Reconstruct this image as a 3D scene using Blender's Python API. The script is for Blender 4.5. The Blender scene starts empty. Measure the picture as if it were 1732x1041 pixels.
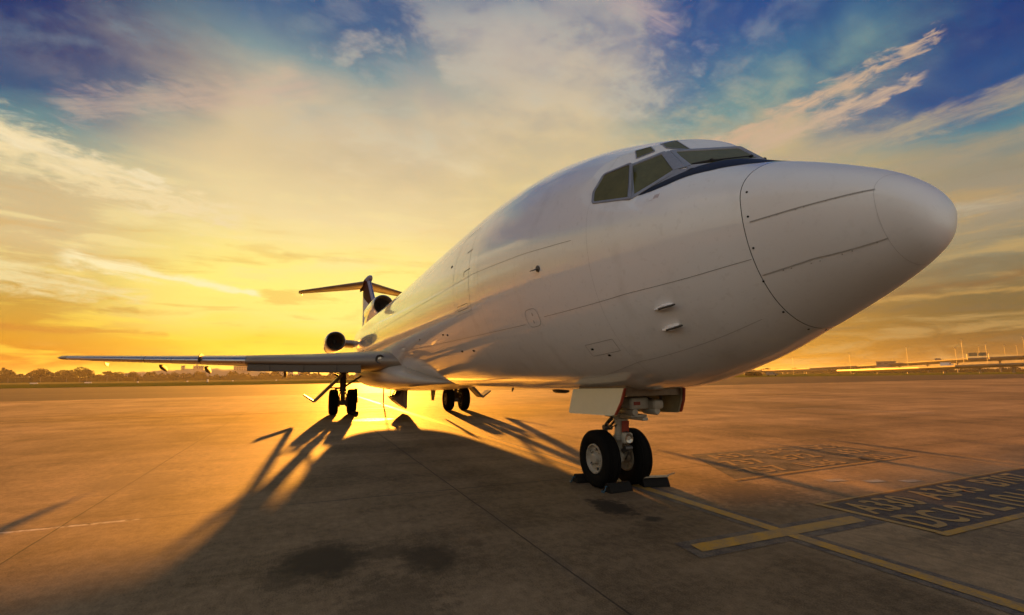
import bpy, math, random
import numpy as np
from mathutils import Vector, Matrix
random.seed(7); rng = np.random.RandomState(11)
R_ = math.radians
scene = bpy.context.scene
# ------------------------------------------------------------------ camera
# world frame: +x runs aft along the aeroplane from its nose tip, +y to starboard, +z up, ground at z = 0 (metres)
CAM = Vector((-2.304, 4.900, 1.822))
FW = Vector((0.91304654, -0.38491929, 0.13484492))
RT = Vector((-0.3871278, -0.92196619, -0.01050742))
UP = Vector((-0.12836696, 0.04260846, 0.990811))
cd = bpy.data.cameras.new('camera'); cam = bpy.data.objects.new('camera', cd)
scene.collection.objects.link(cam)
cam.matrix_world = Matrix(((RT.x, UP.x, -FW.x, CAM.x), (RT.y, UP.y, -FW.y, CAM.y), (RT.z, UP.z, -FW.z, CAM.z), (0, 0, 0, 1)))
cd.sensor_width = 36; cd.sensor_fit = 'HORIZONTAL'; cd.lens = 36 * 842.9 / 1732
cd.clip_start = 0.05; cd.clip_end = 6000
scene.camera = cam
scene.render.resolution_x = 1024; scene.render.resolution_y = 615
scene.view_settings.view_transform = 'Standard'; scene.view_settings.look = 'None'
scene.view_settings.gamma = 1; scene.view_settings.exposure = 2.7
scene.render.engine = 'CYCLES'
scene.cycles.max_bounces = 5; scene.cycles.diffuse_bounces = 3; scene.cycles.glossy_bounces = 4; scene.cycles.use_adaptive_sampling = True; scene.cycles.adaptive_threshold = .02
scene.cycles.use_denoising = True; scene.cycles.sample_clamp_indirect = .8; scene.cycles.caustics_reflective = False; scene.cycles.caustics_refractive = False
# ------------------------------------------------------------------ sun
SUN_AZ, SUN_EL = 7.9, 5.8          # degrees: azimuth measured from +x towards -y
sv = Vector((math.cos(R_(SUN_EL)) * math.cos(R_(SUN_AZ)), -math.cos(R_(SUN_EL)) * math.sin(R_(SUN_AZ)), math.sin(R_(SUN_EL))))
sl = bpy.data.lights.new('sun', 'SUN'); sl.energy = 4.0; sl.angle = R_(0.6); sl.color = (1.0, 0.37, 0.035)
so = bpy.data.objects.new('sun', sl); scene.collection.objects.link(so)
so.rotation_euler = (-sv).to_track_quat('-Z', 'Y').to_euler()

# ------------------------------------------------------------------ little node language
class X:
    """a node socket (or number) with arithmetic"""
    nt = None
    def __init__(s, v): s.v = v
    @staticmethod
    def m(op, *a):
        n = X.nt.nodes.new('ShaderNodeMath'); n.operation = op
        for i, q in enumerate(a):
            q = q.v if isinstance(q, X) else q
            if isinstance(q, (int, float)): n.inputs[i].default_value = q
            else: X.nt.links.new(q, n.inputs[i])
        return X(n.outputs[0])
    def __add__(s, o): return X.m('ADD', s, o)
    __radd__ = __add__
    def __sub__(s, o): return X.m('SUBTRACT', s, o)
    def __rsub__(s, o): return X.m('SUBTRACT', o, s)
    def __mul__(s, o): return X.m('MULTIPLY', s, o)
    __rmul__ = __mul__
    def __truediv__(s, o): return X.m('DIVIDE', s, o)
def xmax(a, b): return X.m('MAXIMUM', a, b)
def xmin(a, b): return X.m('MINIMUM', a, b)
def xabs(a): return X.m('ABSOLUTE', a)
def ss(v, a, b, lo=0.0, hi=1.0):
    n = X.nt.nodes.new('ShaderNodeMapRange'); n.interpolation_type = 'SMOOTHSTEP'
    X.nt.links.new(v.v, n.inputs[0])
    for i, q in enumerate((a, b, lo, hi)): n.inputs[i + 1].default_value = q
    return X(n.outputs[0])
def comb(x, y, z):
    n = X.nt.nodes.new('ShaderNodeCombineXYZ')
    for i, q in enumerate((x, y, z)):
        if isinstance(q, X): X.nt.links.new(q.v, n.inputs[i])
        else: n.inputs[i].default_value = q
    return X(n.outputs[0])
def sep(v):
    n = X.nt.nodes.new('ShaderNodeSeparateXYZ'); X.nt.links.new(v.v, n.inputs[0])
    return X(n.outputs[0]), X(n.outputs[1]), X(n.outputs[2])
def noise(vec, scale, detail=4, rough=.55, dist=0.0):
    n = X.nt.nodes.new('ShaderNodeTexNoise'); n.inputs['Scale'].default_value = scale
    n.inputs['Detail'].default_value = detail; n.inputs['Roughness'].default_value = rough; n.inputs['Distortion'].default_value = dist
    X.nt.links.new(vec.v, n.inputs['Vector']); return X(n.outputs[0])
def mix(f, a, b, mode='MIX'):
    n = X.nt.nodes.new('ShaderNodeMix'); n.data_type = 'RGBA'; n.blend_type = mode
    for i, q in ((0, f), (6, a), (7, b)):
        if isinstance(q, X): X.nt.links.new(q.v, n.inputs[i])
        elif isinstance(q, (int, float)): n.inputs[i].default_value = q
        else: n.inputs[i].default_value = (q[0], q[1], q[2], 1)
    return X(n.outputs[2])
def lin(c): return tuple(((v / 255) / 12.92 if v / 255 <= .04045 else ((v / 255 + .055) / 1.055) ** 2.4) for v in c)
def ramp(fac, stops):
    n = X.nt.nodes.new('ShaderNodeValToRGB'); cr = n.color_ramp; cr.interpolation = 'LINEAR'
    while len(cr.elements) < len(stops): cr.elements.new(0.5)
    for e, (p_, c) in zip(cr.elements, sorted(stops)):
        e.position = p_; e.color = (*lin(c), 1)
    X.nt.links.new(fac.v, n.inputs[0]); return X(n.outputs[0])

# ------------------------------------------------------------------ sky
W = bpy.data.worlds.new('World'); scene.world = W; W.use_nodes = True
nt = W.node_tree; nt.nodes.clear(); X.nt = nt
tc = nt.nodes.new('ShaderNodeTexCoord'); D = X(tc.outputs['Generated'])
dx, dy, dz = sep(D)
DEG = 57.29578
el = X.m('ARCSINE', xmax(xmin(dz, 1.0), -1.0)) * DEG
az = X.m('ARCTAN2', dy * -1.0, dx) * DEG
hor = X.m('SQRT', dx * dx + dy * dy)
wv = comb(dx * 1.0, dy * 1.0, dz * 3.0)
w1 = noise(wv, 2.3, 5, .55) - .5; w2 = noise(comb(dx + 5.3, dy - 2.1, dz * 3.0 + 1.7), 2.3, 5, .55) - .5
pl = comb(dx / (dz + .12), dy / (dz + .12), 0.0)
n1 = noise(pl, 1.5, 6, .55, .15); n2 = noise(comb(dx / (dz + .12) * 1.0, dy / (dz + .12) * .62, 3.0), 3.4, 8, .58, .35)
n4 = noise(comb(dx / (dz + .2) * 1.0, dy / (dz + .2) * .8, 7.0), 9.0, 7, .6, .3)
hi = ss(el, 17, 27)
azw = az + w1 * 16.0 + (n2 - .5) * hi * 22.0
elw = el + w2 * 5.0 + ((n2 - .5) * 13.0 + (n1 - .5) * 10.0 + (n4 - .5) * 4.0) * hi
def col(stops): return ramp(xmax(elw, 0.0) / 45.0, [(e / 45.0, c) for e, c in stops])
cA = col([(0, (206, 146, 40)), (2, (196, 118, 26)), (4, (210, 146, 30)), (7, (198, 158, 62)), (11, (216, 190, 134)), (15.5, (206, 184, 138)), (18.5, (160, 166, 140)), (21, (100, 136, 142)), (24, (44, 82, 124)), (28, (24, 52, 108)), (45, (12, 32, 84))])
cB = col([(0, (255, 226, 96)), (1.5, (255, 216, 62)), (3.5, (250, 210, 56)), (6, (250, 226, 118)), (9, (255, 238, 122)), (12, (252, 232, 132)), (16, (238, 216, 158)), (22, (218, 196, 152)), (27, (204, 188, 158)), (32, (124, 148, 152)), (38, (52, 90, 136)), (45, (36, 66, 120))])
cC = col([(0, (240, 178, 66)), (8, (250, 222, 122)), (15, (232, 204, 134)), (20, (222, 200, 142)), (25, (212, 192, 150)), (30, (206, 190, 160)), (37, (180, 172, 164)), (45, (112, 130, 154))])
cD = col([(0, (206, 146, 44)), (1.5, (200, 140, 44)), (5, (186, 138, 60)), (10, (190, 160, 104)), (18, (202, 176, 118)), (22, (190, 172, 134)), (26, (112, 146, 146)), (30, (64, 112, 146)), (36, (36, 78, 140)), (45, (24, 58, 120))])
cE = col([(0, (140, 96, 44)), (1.5, (130, 92, 46)), (4, (118, 96, 52)), (7, (126, 108, 70)), (10, (140, 132, 104)), (13, (160, 146, 122)), (17, (150, 142, 120)), (20, (88, 130, 142)), (24, (38, 80, 134)), (28, (22, 54, 118)), (45, (14, 40, 96))])
cK = ramp(xmax(el, 0.0) / 90.0, [(0, (150, 138, 104)), (.05, (188, 180, 156)), (.13, (214, 213, 202)), (.27, (202, 208, 218)), (.5, (138, 154, 184)), (1, (74, 92, 122))])
sky = mix(ss(azw, -23, -6), cA, cB)
sky = mix(ss(azw, 8, 26), sky, cC)
sky = mix(ss(azw, 30, 46), sky, cD)
sky = mix(ss(azw, 50, 69), sky, cE)
# wide cloud sheet at the top of the picture: blue gaps, cream and pinkish-grey wisps
sheet_ = ss(el, 15, 24) * ss(azw, -12, 8) * ss(azw, 58, 40)
det = n2 * .55 + n4 * .45
gap = ss(n1, .53, .66) * ss(el, 27, 35)
sky = mix(gap * .6, sky, mix(ss(el, 24, 38), lin((112, 138, 150)), lin((48, 88, 136))))
sky = mix(sheet_ * ss(det, .52, .38) * .6, sky, mix(ss(el, 22, 34), lin((204, 186, 148)), lin((150, 152, 156))))
sky = mix(sheet_ * ss(det, .49, .62) * .60 * ss(el, 44, 34), sky, mix(ss(el, 22, 36), lin((234, 214, 168)), lin((214, 196, 168))))
sky = mix(ss(det, .50, .64) * .28 * ss(el, 22, 28) * ss(az, 84, 60), sky, lin((140, 162, 170)))
n3 = noise(comb(az * .045, el * .30, 0.0), 2.2, 7, .6, .4)
sky = mix(ss(n3, .50, .64) * .55 * ss(el, 24, 12), sky, mix(ss(az, 30, 60), mix(ss(el, 4, 14), lin((255, 222, 70)), lin((248, 228, 160))), lin((196, 160, 98))))
sky = mix(ss(n3, .48, .34) * .45 * ss(el, 20, 8), sky, mix(ss(az, 25, 60), lin((214, 158, 62)), lin((122, 104, 72))))
def streak(sky, a0, e0, a1, e1, w, c, amt, fine=.5, taper=0.0):
    da, de = a1 - a0, e1 - e0; L2 = da * da + de * de
    a = az + w1 * 3.0; e = el + w2 * 2.2 + (noise(comb(az * .16, el * .5, a0), 2.4, 6, .62, .5) - .5) * (w * 2.4)
    t = xmax(xmin(((a - a0) * da + (e - e0) * de) / L2, 1.0), 0.0)
    px = a - a0 - t * da; py = e - e0 - t * de
    d = X.m('SQRT', px * px * .35 + py * py)
    m = ss(d / (w * (1.0 - t * taper)) + (n4 - .5) * .75, 1.1, .0)
    fb = noise(comb(az * .10 + de / da * el * -.1, el * .9 - az * .9 * de / da, a0), 1.6, 7, .62, .3)
    m = m * (ss(fb, .34, .62) * fine + (1 - fine)) * amt
    return mix(m, sky, lin(c))
sky = streak(sky, -30, 19.9, -8.0, 15.5, 3.0, (240, 218, 166), 1.0, .2, .6)
sky = streak(sky, -27, 20.2, -13.0, 17.4, 1.6, (246, 228, 186), .8, .8, .6)
sky = streak(sky, -20, 23.0, -2.0, 29.5, 1.8, (208, 178, 156), .6, .6)
sky = streak(sky, -19, 10.4, -4.5, 8.6, 1.0, (252, 238, 186), .85, .9, .5)
sky = streak(sky, -30, 9.2, -14.0, 7.4, 1.7, (238, 220, 160), .85, .6, .5)
sky = streak(sky, -26, 4.6, -12.0, 4.2, .5, (196, 124, 44), .7, .6, .3)
sky = streak(sky, -26, 6.7, -14.0, 6.3, .45, (196, 150, 62), .7, .6, .4)
sky = streak(sky, -2.0, 12.7, 13, 12.4, .45, (222, 188, 104), .6, .6)
sky = streak(sky, 42, 22.6, 65.5, 27.8, 1.9, (206, 174, 144), 1.0, .4, .65)
sky = streak(sky, 51, 23.0, 64.0, 24.9, 1.4, (206, 176, 148), .9, .4, .6)
sky = streak(sky, 50, 20.2, 76, 22.4, 1.6, (182, 164, 134), .8, .5, .2)
sky = streak(sky, 62, 17.8, 76, 19.0, 1.2, (168, 152, 124), .6, .6, .2)
sky = streak(sky, 37.0, 38.5, 42.0, 35.5, 1.6, (196, 172, 166), .6, .6, .3)
sky = streak(sky, 62, 13.2, 76, 13.6, .8, (196, 180, 150), .6, .9, .2)
sky = streak(sky, 64, 10.0, 76, 10.6, .7, (186, 158, 104), .7, .6, .2)
sky = streak(sky, 57, 6.4, 76, 8.2, .7, (134, 102, 62), .8, .4, .1)
sky = streak(sky, 58, 6.2, 70, 6.4, .35, (204, 158, 84), .7, .5, .3)
back = xmax(ss(az, 84, 125), ss(az, -46, -95))
cKn = mix(ss(noise(pl, 1.1, 6, .6, .8), .44, .58) * .8 * ss(el, -2, 6), cK, lin((236, 222, 196)))
sky = mix(back, sky, cKn)
zen = ss(el, 44, 66)
sky = mix(zen, sky, lin((88, 108, 134)))
below = ss(el, 0.0, -2.0)
sky = mix(below, sky, lin((96, 74, 52)))
st = nt.nodes.new('ShaderNodeTexSky'); st.sky_type = 'NISHITA'; st.sun_disc = False
st.sun_elevation = R_(SUN_EL); st.sun_rotation = R_(90 + SUN_AZ)
sky = mix(.004, sky, X(st.outputs[0]))
bg = nt.nodes.new('ShaderNodeBackground'); bg.inputs['Strength'].default_value = 0.15
wo = nt.nodes.new('ShaderNodeOutputWorld')
nt.links.new(sky.v, bg.inputs[0]); nt.links.new(bg.outputs[0], wo.inputs[0])

# ------------------------------------------------------------------ materials
def mat(name, color=(.5, .5, .5), rough=.5, metal=0.0, coat=0.0, spec=.5, fn=None, trans=0.0):
    m = bpy.data.materials.new(name); m.use_nodes = True
    t = m.node_tree; b = t.nodes['Principled BSDF']; X.nt = t
    b.inputs['Base Color'].default_value = (*color, 1); b.inputs['Roughness'].default_value = rough
    b.inputs['Metallic'].default_value = metal; b.inputs['Coat Weight'].default_value = coat
    b.inputs['Coat Roughness'].default_value = .035
    b.inputs['Specular IOR Level'].default_value = spec
    b.inputs['Transmission Weight'].default_value = trans
    if fn: fn(t, b)
    return m
def ocoord():
    n = X.nt.nodes.new('ShaderNodeTexCoord'); return X(n.outputs['Object'])
def wcoord():
    n = X.nt.nodes.new('ShaderNodeNewGeometry'); return X(n.outputs['Position'])
def link(a, sock): X.nt.links.new(a.v, sock)
def bump(h, strength, dist):
    n = X.nt.nodes.new('ShaderNodeBump'); n.inputs['Strength'].default_value = strength; n.inputs['Distance'].default_value = dist
    X.nt.links.new(h.v, n.inputs['Height']); return X(n.outputs[0])
def grain(c, var=.12, scale=6.0, rvar=.12, rough=.5, bs=.0):
    def f(t, b):
        P = ocoord(); n = noise(P, scale, 6, .6); n2 = noise(P, scale * 7, 3, .6)
        k = (n - .5) * 2 * var + (n2 - .5) * var + 1.0
        link(mix(1.0, c, comb(k, k, k), 'MULTIPLY'), b.inputs['Base Color'])
        link((n - .5) * 2 * rvar + rough, b.inputs['Roughness'])
        if bs: link(bump(n2, bs, .01), b.inputs['Normal'])
    return f
def skin(base, rough=.24, dirt=.42):
    def f(t, b):
        P = ocoord(); x, y, z = sep(P)
        big = noise(comb(x * .5, y, z), .9, 5, .6); fine = noise(comb(x * 1.2, y, z * .8), 3.0, 5, .58)
        sm = noise(P, 14.0, 3, .6)
        run = noise(comb(x * 1.6, y * .7, z * .4), 1.6, 1, .5)          # grime running down the sides
        d = ss(fine * .5 + run * .5, .52, .72) * .5 + ss(big, .5, .75) * .35 + ss(sm, .57, .70) * .35
        c = mix(d * dirt, base, (base[0] * .55, base[1] * .52, base[2] * .48))
        link(c, b.inputs['Base Color'])
        link(ss(big, .3, .7, rough - .03, rough + .08), b.inputs['Roughness'])
        dent = noise(comb(x * 1.5, y * 1.4, z * 1.4), 1.3, 2, .5)
        fr = X.m('PINGPONG', x, .255); fl = ss(fr, .0, .05, .0, 1.0)
        h = dent * .9
        link(bump(h, .09, .03), b.inputs['Normal'])
    return f
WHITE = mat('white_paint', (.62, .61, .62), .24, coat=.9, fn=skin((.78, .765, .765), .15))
RADOME = mat('radome_paint', (.60, .59, .60), .3, coat=.15, fn=skin((.75, .735, .735), .30, .22))
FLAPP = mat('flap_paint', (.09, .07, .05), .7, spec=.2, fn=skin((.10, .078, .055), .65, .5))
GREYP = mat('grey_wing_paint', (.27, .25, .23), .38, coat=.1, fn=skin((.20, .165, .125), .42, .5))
FAIRP = mat('fairing_paint', (.4, .36, .32), .35, coat=.15, fn=skin((.40, .36, .31), .36, .5))
METAL = mat('bare_metal', (.6, .58, .55), .3, 1.0, fn=grain((.55, .53, .5), .15, 5, .1, .3))
DMETAL = mat('dark_metal', (.10, .095, .09), .5, .6, fn=grain((.10, .092, .085), .4, 9, .15, .5))
CREAM = mat('gear_paint', (.45, .42, .36), .42, fn=grain((.42, .385, .32), .35, 14, .15, .42))
BEIGE = mat('door_paint', (.66, .62, .5), .35, coat=.3, fn=grain((.58, .52, .38), .12, 4, .1, .4))
PRIMER = mat('door_inner', (.30, .29, .17), .55, fn=grain((.26, .25, .16), .3, 8, .1, .55))
STENC = mat('stencil_ink', (.30, .13, .12), .6, fn=grain((.30, .13, .12), .3, 60))
RED = mat('red_paint', (.28, .035, .015), .5, fn=grain((.28, .035, .015), .3, 20))
BLACK = mat('antiglare_paint', (.012, .013, .022), .6, spec=.15, fn=grain((.013, .014, .026), .3, 12, .1, .5))
SEAM = mat('seam_gap', (.02, .018, .016), .8)
SEAML = mat('seam_sealant', (.34, .33, .32), .6, fn=grain((.34, .33, .32), .2, 30))
LITE = mat('diverter_metal', (.6, .58, .56), .35, .6, fn=grain((.6, .58, .56), .2, 30))
FRAME = mat('window_frame', (.26, .27, .32), .4, .2, fn=grain((.25, .26, .31), .25, 20, .1, .4))
TYRE = mat('tyre_rubber', (.005, .0045, .004), .85, spec=.12, fn=grain((.005, .0045, .004), .6, 14, .1, .85, .4))
RIM = mat('wheel_rim', (.34, .30, .24), .45, fn=grain((.32, .28, .22), .45, 14, .12, .42))
GLASS = mat('cockpit_glass', (.030, .030, .012), .06, spec=.3, fn=grain((.105, .098, .035), .4, 2.5, .02, .08))
LENS = mat('lamp_lens', (.35, .32, .28), .08, .7, fn=grain((.4, .36, .3), .3, 30, .05, .1))
HOLE = mat('duct_dark', (.2, .15, .10), .5, .3, fn=grain((.22, .165, .11), .4, 12, .1, .5))
FAN = mat('fan_blades', (.2, .18, .16), .35, .8, fn=grain((.2, .17, .15), .3, 20, .1, .35))
CHOCK = mat('chock_rubber', (.01, .009, .008), .8, spec=.2, fn=grain((.011, .0095, .008), .5, 12, .1, .8, .5))
BLUE = mat('blue_rope', (.02, .07, .12), .7, fn=grain((.02, .07, .12), .3, 40))
WOODP = mat('worn_board', (.3, .25, .18), .6, fn=grain((.34, .28, .2), .3, 20))

def finmat():
    def f(t, b):
        P = wcoord(); x, y, z = sep(P)
        c = (.58, .57, .58)
        le = x - (z - 7.0) * 1.6 - 35.0                     # distance behind the leading edge
        m1 = ss(le, .50, .55) * ss(le - (z - 6.7) * 2.4 , .15, .0)
        c = mix(m1, c, lin((66, 26, 20)))
        st_ = ss(X.m('PINGPONG', le, .11), .05, .07) * ss(le, .62, .55)
        c = mix(ss(le, .62, .58), c, mix(st_, (.10, .11, .26), (.45, .46, .58)))
        link(c, b.inputs['Base Color'])
    return f
FINM = mat('tail_livery', (.6, .6, .6), .7, spec=.05, fn=finmat())

def concrete():
    def f(t, b):
        P = wcoord(); x, y, z = sep(P)
        big = noise(P, .10, 6, .6); mid = noise(P, .7, 7, .65); fine = noise(P, 9, 6, .7); vf = noise(P, 70, 3, .6)
        sw = noise(comb(x * .06, y * .8, 0.0), 1.2, 6, .6)        # worn bands along the taxi direction
        sw2 = noise(comb(x * .9, y * .05, 0.0), 1.0, 6, .6)
        br = noise(comb(x * 2.0, y * 60.0, 0.0), 1.5, 4, .6)
        k = (ss(big, .35, .65) - .5) * .22 + (ss(mid, .35, .65) - .5) * .38 + (ss(fine, .35, .65) - .5) * .34 + (ss(vf, .3, .7) - .5) * .42 + (ss(sw, .35, .65) - .5) * .16 + (ss(sw2, .35, .65) - .5) * .34 + (ss(br, .35, .65) - .5) * .12 + 1.0
        base = mix(1.0, mix(ss(big, .4, .62), (.155, .108, .064), (.205, .144, .084)), comb(k, k, k), 'MULTIPLY')
        # slab joints, five metres apart, slightly wandering
        wob = (noise(P, 1.1, 4, .6) - .5) * .07
        jy = xabs(X.m('PINGPONG', y + wob * .4 + 2.6 + 51.0, 2.55) * 1.0)
        jx = xabs(X.m('PINGPONG', x + wob * .6 + y * -.03 - 5.75 + 51.0, 2.55 * 2))
        jw = noise(P, 3.0, 4, .7)
        j = xmax(ss(jy - jw * .012, .007, .0), ss(jx - jw * .014, .008, .0))
        jh = xmax(ss(jy, .14, .0), ss(jx, .16, .0)) * ss(noise(P, 2.2, 5, .7), .42, .62)
        c = mix(jh * .35, base, (.10, .08, .065))
        c = mix(j * .85, c, (.035, .028, .022))
        # pale repaired sealant along part of one joint
        c = mix(ss(xabs(x - 5.93), .05, .03) * ss(y, 6.7, 6.9) * ss(y, 9.4, 8.8) * ss(fine, .4, .55) * .7, c, (.5, .46, .4))
        # oil and fuel stains
        def stain(c, cx, cy, rx, ry, amt, dark=(.034, .026, .018), nz=.5):
            d = X.m('SQRT', ((x - cx) / rx) * ((x - cx) / rx) + ((y - cy) / ry) * ((y - cy) / ry))
            m = ss(d + (noise(P, 2.6, 7, .68) - .5) * 1.6 * nz + (noise(P, 9.0, 6, .7) - .5) * 1.3 * nz, 1.05, .45)
            return mix(m * amt, c, dark)
        c = stain(c, 3.35, 4.62, .66, .52, .92); c = stain(c, 3.0, 4.95, .45, .25, .5); c = stain(c, 2.95, 3.62, .55, .34, .8)
        c = stain(c, 3.3, 4.0, .25, .35, .5); c = stain(c, 2.0, 4.1, .7, .5, .35, nz=1.1); c = stain(c, 3.2, 3.05, .2, .12, .4)
        c = stain(c, 3.85, .80, .55, .34, .85, (.022, .018, .014), 1.0); c = stain(c, 3.12, .70, .14, .18, .85, (.03, .025, .02), .8)
        c = stain(c, 8.9, 7.5, 1.3, 1.2, .45, (.09, .07, .055)); c = stain(c, 7.9, 7.0, .8, .5, .35, (.09, .07, .055))
        c = stain(c, 3.6, -1.5, .9, 1.0, .5, (.05, .04, .034), 1.3); c = stain(c, 1.0, -2.0, .5, .8, .35, (.06, .05, .04), 1.2)
        c = stain(c, 10.5, 2.4, .7, .5, .4); c = stain(c, 9.0, -9, 3.0, 2.6, .35, nz=1.0); c = stain(c, 18, -20, 6, 3, .3, nz=1.0)
        ck = noise(P, .55, 8, .62); crk = ss(xabs(ck - .5), .0035, .0) * ss(noise(P, .25, 3, .5), .52, .60)
        c = mix(crk * .6, c, (.05, .04, .03))
        ty = ss(xabs(y + .9 + (big - .5) * .8), .42, .1) * ss(noise(comb(x * .12, y * 7.0, 0.0), 1.0, 5, .6), .48, .66) * ss(x, 40, 12)
        c = mix(ty * .35, c, (.06, .05, .038))
        spk = ss(noise(P, 24, 2, .5), .74, .79) * ss(mid, .45, .6)
        c = mix(spk * .7, c, (.03, .025, .02))
        link(c, b.inputs['Base Color'])
        r = (mid - .5) * .25 + (fine - .5) * .2 + .78 + (sw2 - .5) * .25
        d = X.m('SQRT', ((x - 20.2) / .9) * ((x - 20.2) / .9) + ((y - 2.0) / 1.0) * ((y - 2.0) / 1.0))
        r = r - ss(d + (mid - .5) * .6, 1.0, .8) * .22
        link(r, b.inputs['Roughness'])
        h = fine * .5 + vf * .4 + mid * .4 - j * .2
        link(bump(h, .7, .014), b.inputs['Normal'])
    return f
CONC = mat('apron_concrete', (.24, .21, .18), .6, fn=concrete(), spec=.1)
def asph(c1, c2, sc=1.0):
    def f(t, b):
        P = wcoord(); x, y, z = sep(P)
        a = noise(comb(x * .25, y * .03, 0.0), .6 * sc, 6, .6); g = noise(P, 8, 5, .7); m_ = noise(P, .3, 5, .6)
        k = (g - .5) * .4 + (m_ - .5) * .4 + 1.0
        link(mix(1.0, mix(ss(a, .35, .65), c1, c2), comb(k, k, k), 'MULTIPLY'), b.inputs['Base Color'])
        link(bump(g, .5, .02), b.inputs['Normal'])
    return f
ASPH = mat('taxiway_asphalt', (.1, .09, .08), .7, fn=asph((.050, .038, .028), (.070, .052, .036)), spec=.06)
GRASSD = mat('airfield_grass', (.08, .09, .02), .9, fn=asph((.055, .07, .012), (.10, .105, .02)), spec=0.0)
GRASSK = mat('grass_verge', (.03, .04, .01), .9, fn=asph((.022, .034, .008), (.035, .045, .01)), spec=0.0)
GRASSY = mat('dry_grass', (.16, .14, .04), .9, fn=asph((.14, .13, .035), (.19, .16, .05)), spec=0.0)
def paint(c, wear=.55, sc=1.0):
    # road paint, worn through to the concrete in places
    def f(t, b):
        P = wcoord(); n = noise(P, 5.0 * sc, 7, .7); n2 = noise(P, 45, 4, .65); n3 = noise(P, .8, 4, .6)
        m_ = ss(n * .5 + n2 * .35 + n3 * .15, .43, .58) * wear
        k = (n2 - .5) * .5 + (n3 - .5) * .5 + 1.0
        link(mix(m_, mix(1.0, c, comb(k, k, k), 'MULTIPLY'), (.16, .125, .09)), b.inputs['Base Color'])
        link(bump(n2, .4, .01), b.inputs['Normal'])
    return f
YEL = mat('yellow_marking', (.5, .3, .04), .6, fn=paint((.40, .215, .022), .75), spec=.2)
YELO = mat('old_yellow_marking', (.22, .14, .05), .7, fn=paint((.24, .155, .06), .6), spec=.2)
YELF = mat('faded_yellow_marking', (.4, .25, .06), .65, fn=paint((.36, .215, .055), .62), spec=.2)
DARKM = mat('dark_marking', (.035, .03, .04), .6, fn=paint((.016, .013, .022), .35), spec=.2)
DARKF = mat('faded_dark_marking', (.06, .05, .05), .65, fn=paint((.026, .021, .020), .62, .5), spec=.2)
BORD = mat('dark_marking_border', (.08, .07, .08), .65, fn=paint((.050, .042, .046), .75), spec=.2)
WHM = mat('white_marking', (.5, .48, .44), .6, fn=paint((.36, .32, .27), .7), spec=.2)
LEAF = mat('leaf', (.05, .055, .02), .8, fn=grain((.055, .05, .02), .5, .5, .05, .8), spec=.2)
LEAFD = mat('leaf_dark', (.03, .035, .012), .8, fn=grain((.035, .035, .014), .5, .5, .05, .8), spec=.2)
BARK = mat('bark', (.08, .06, .04), .9, fn=grain((.08, .06, .04), .3, 3))
WALLM = mat('building_wall', (.32, .24, .17), .8, fn=grain((.34, .25, .18), .12, .4))
WALLP = mat('pale_building_wall', (.5, .4, .3), .8, fn=grain((.5, .4, .3), .12, .4))
WINM = mat('dark_window', (.05, .04, .035), .2, fn=grain((.05, .04, .035), .2, 1))
HILLM = mat('hill_scrub', (.08, .06, .035), .95, fn=grain((.10, .075, .045), .5, .05))
DECK = mat('road_deck', (.2, .16, .11), .8, fn=grain((.22, .175, .12), .12, .3))
DECKD = mat('road_deck_dark', (.10, .09, .08), .8, fn=grain((.10, .09, .085), .2, .3))
SIGNG = mat('sign_green', (.02, .06, .04), .5, fn=grain((.03, .075, .055), .2, 1))
STEEL = mat('lamp_steel', (.2, .17, .14), .5, .3, fn=grain((.22, .19, .15), .2, 3))
VANW = mat('van_white', (.7, .66, .6), .3, coat=.4, fn=grain((.7, .66, .6), .05, 3))

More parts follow.
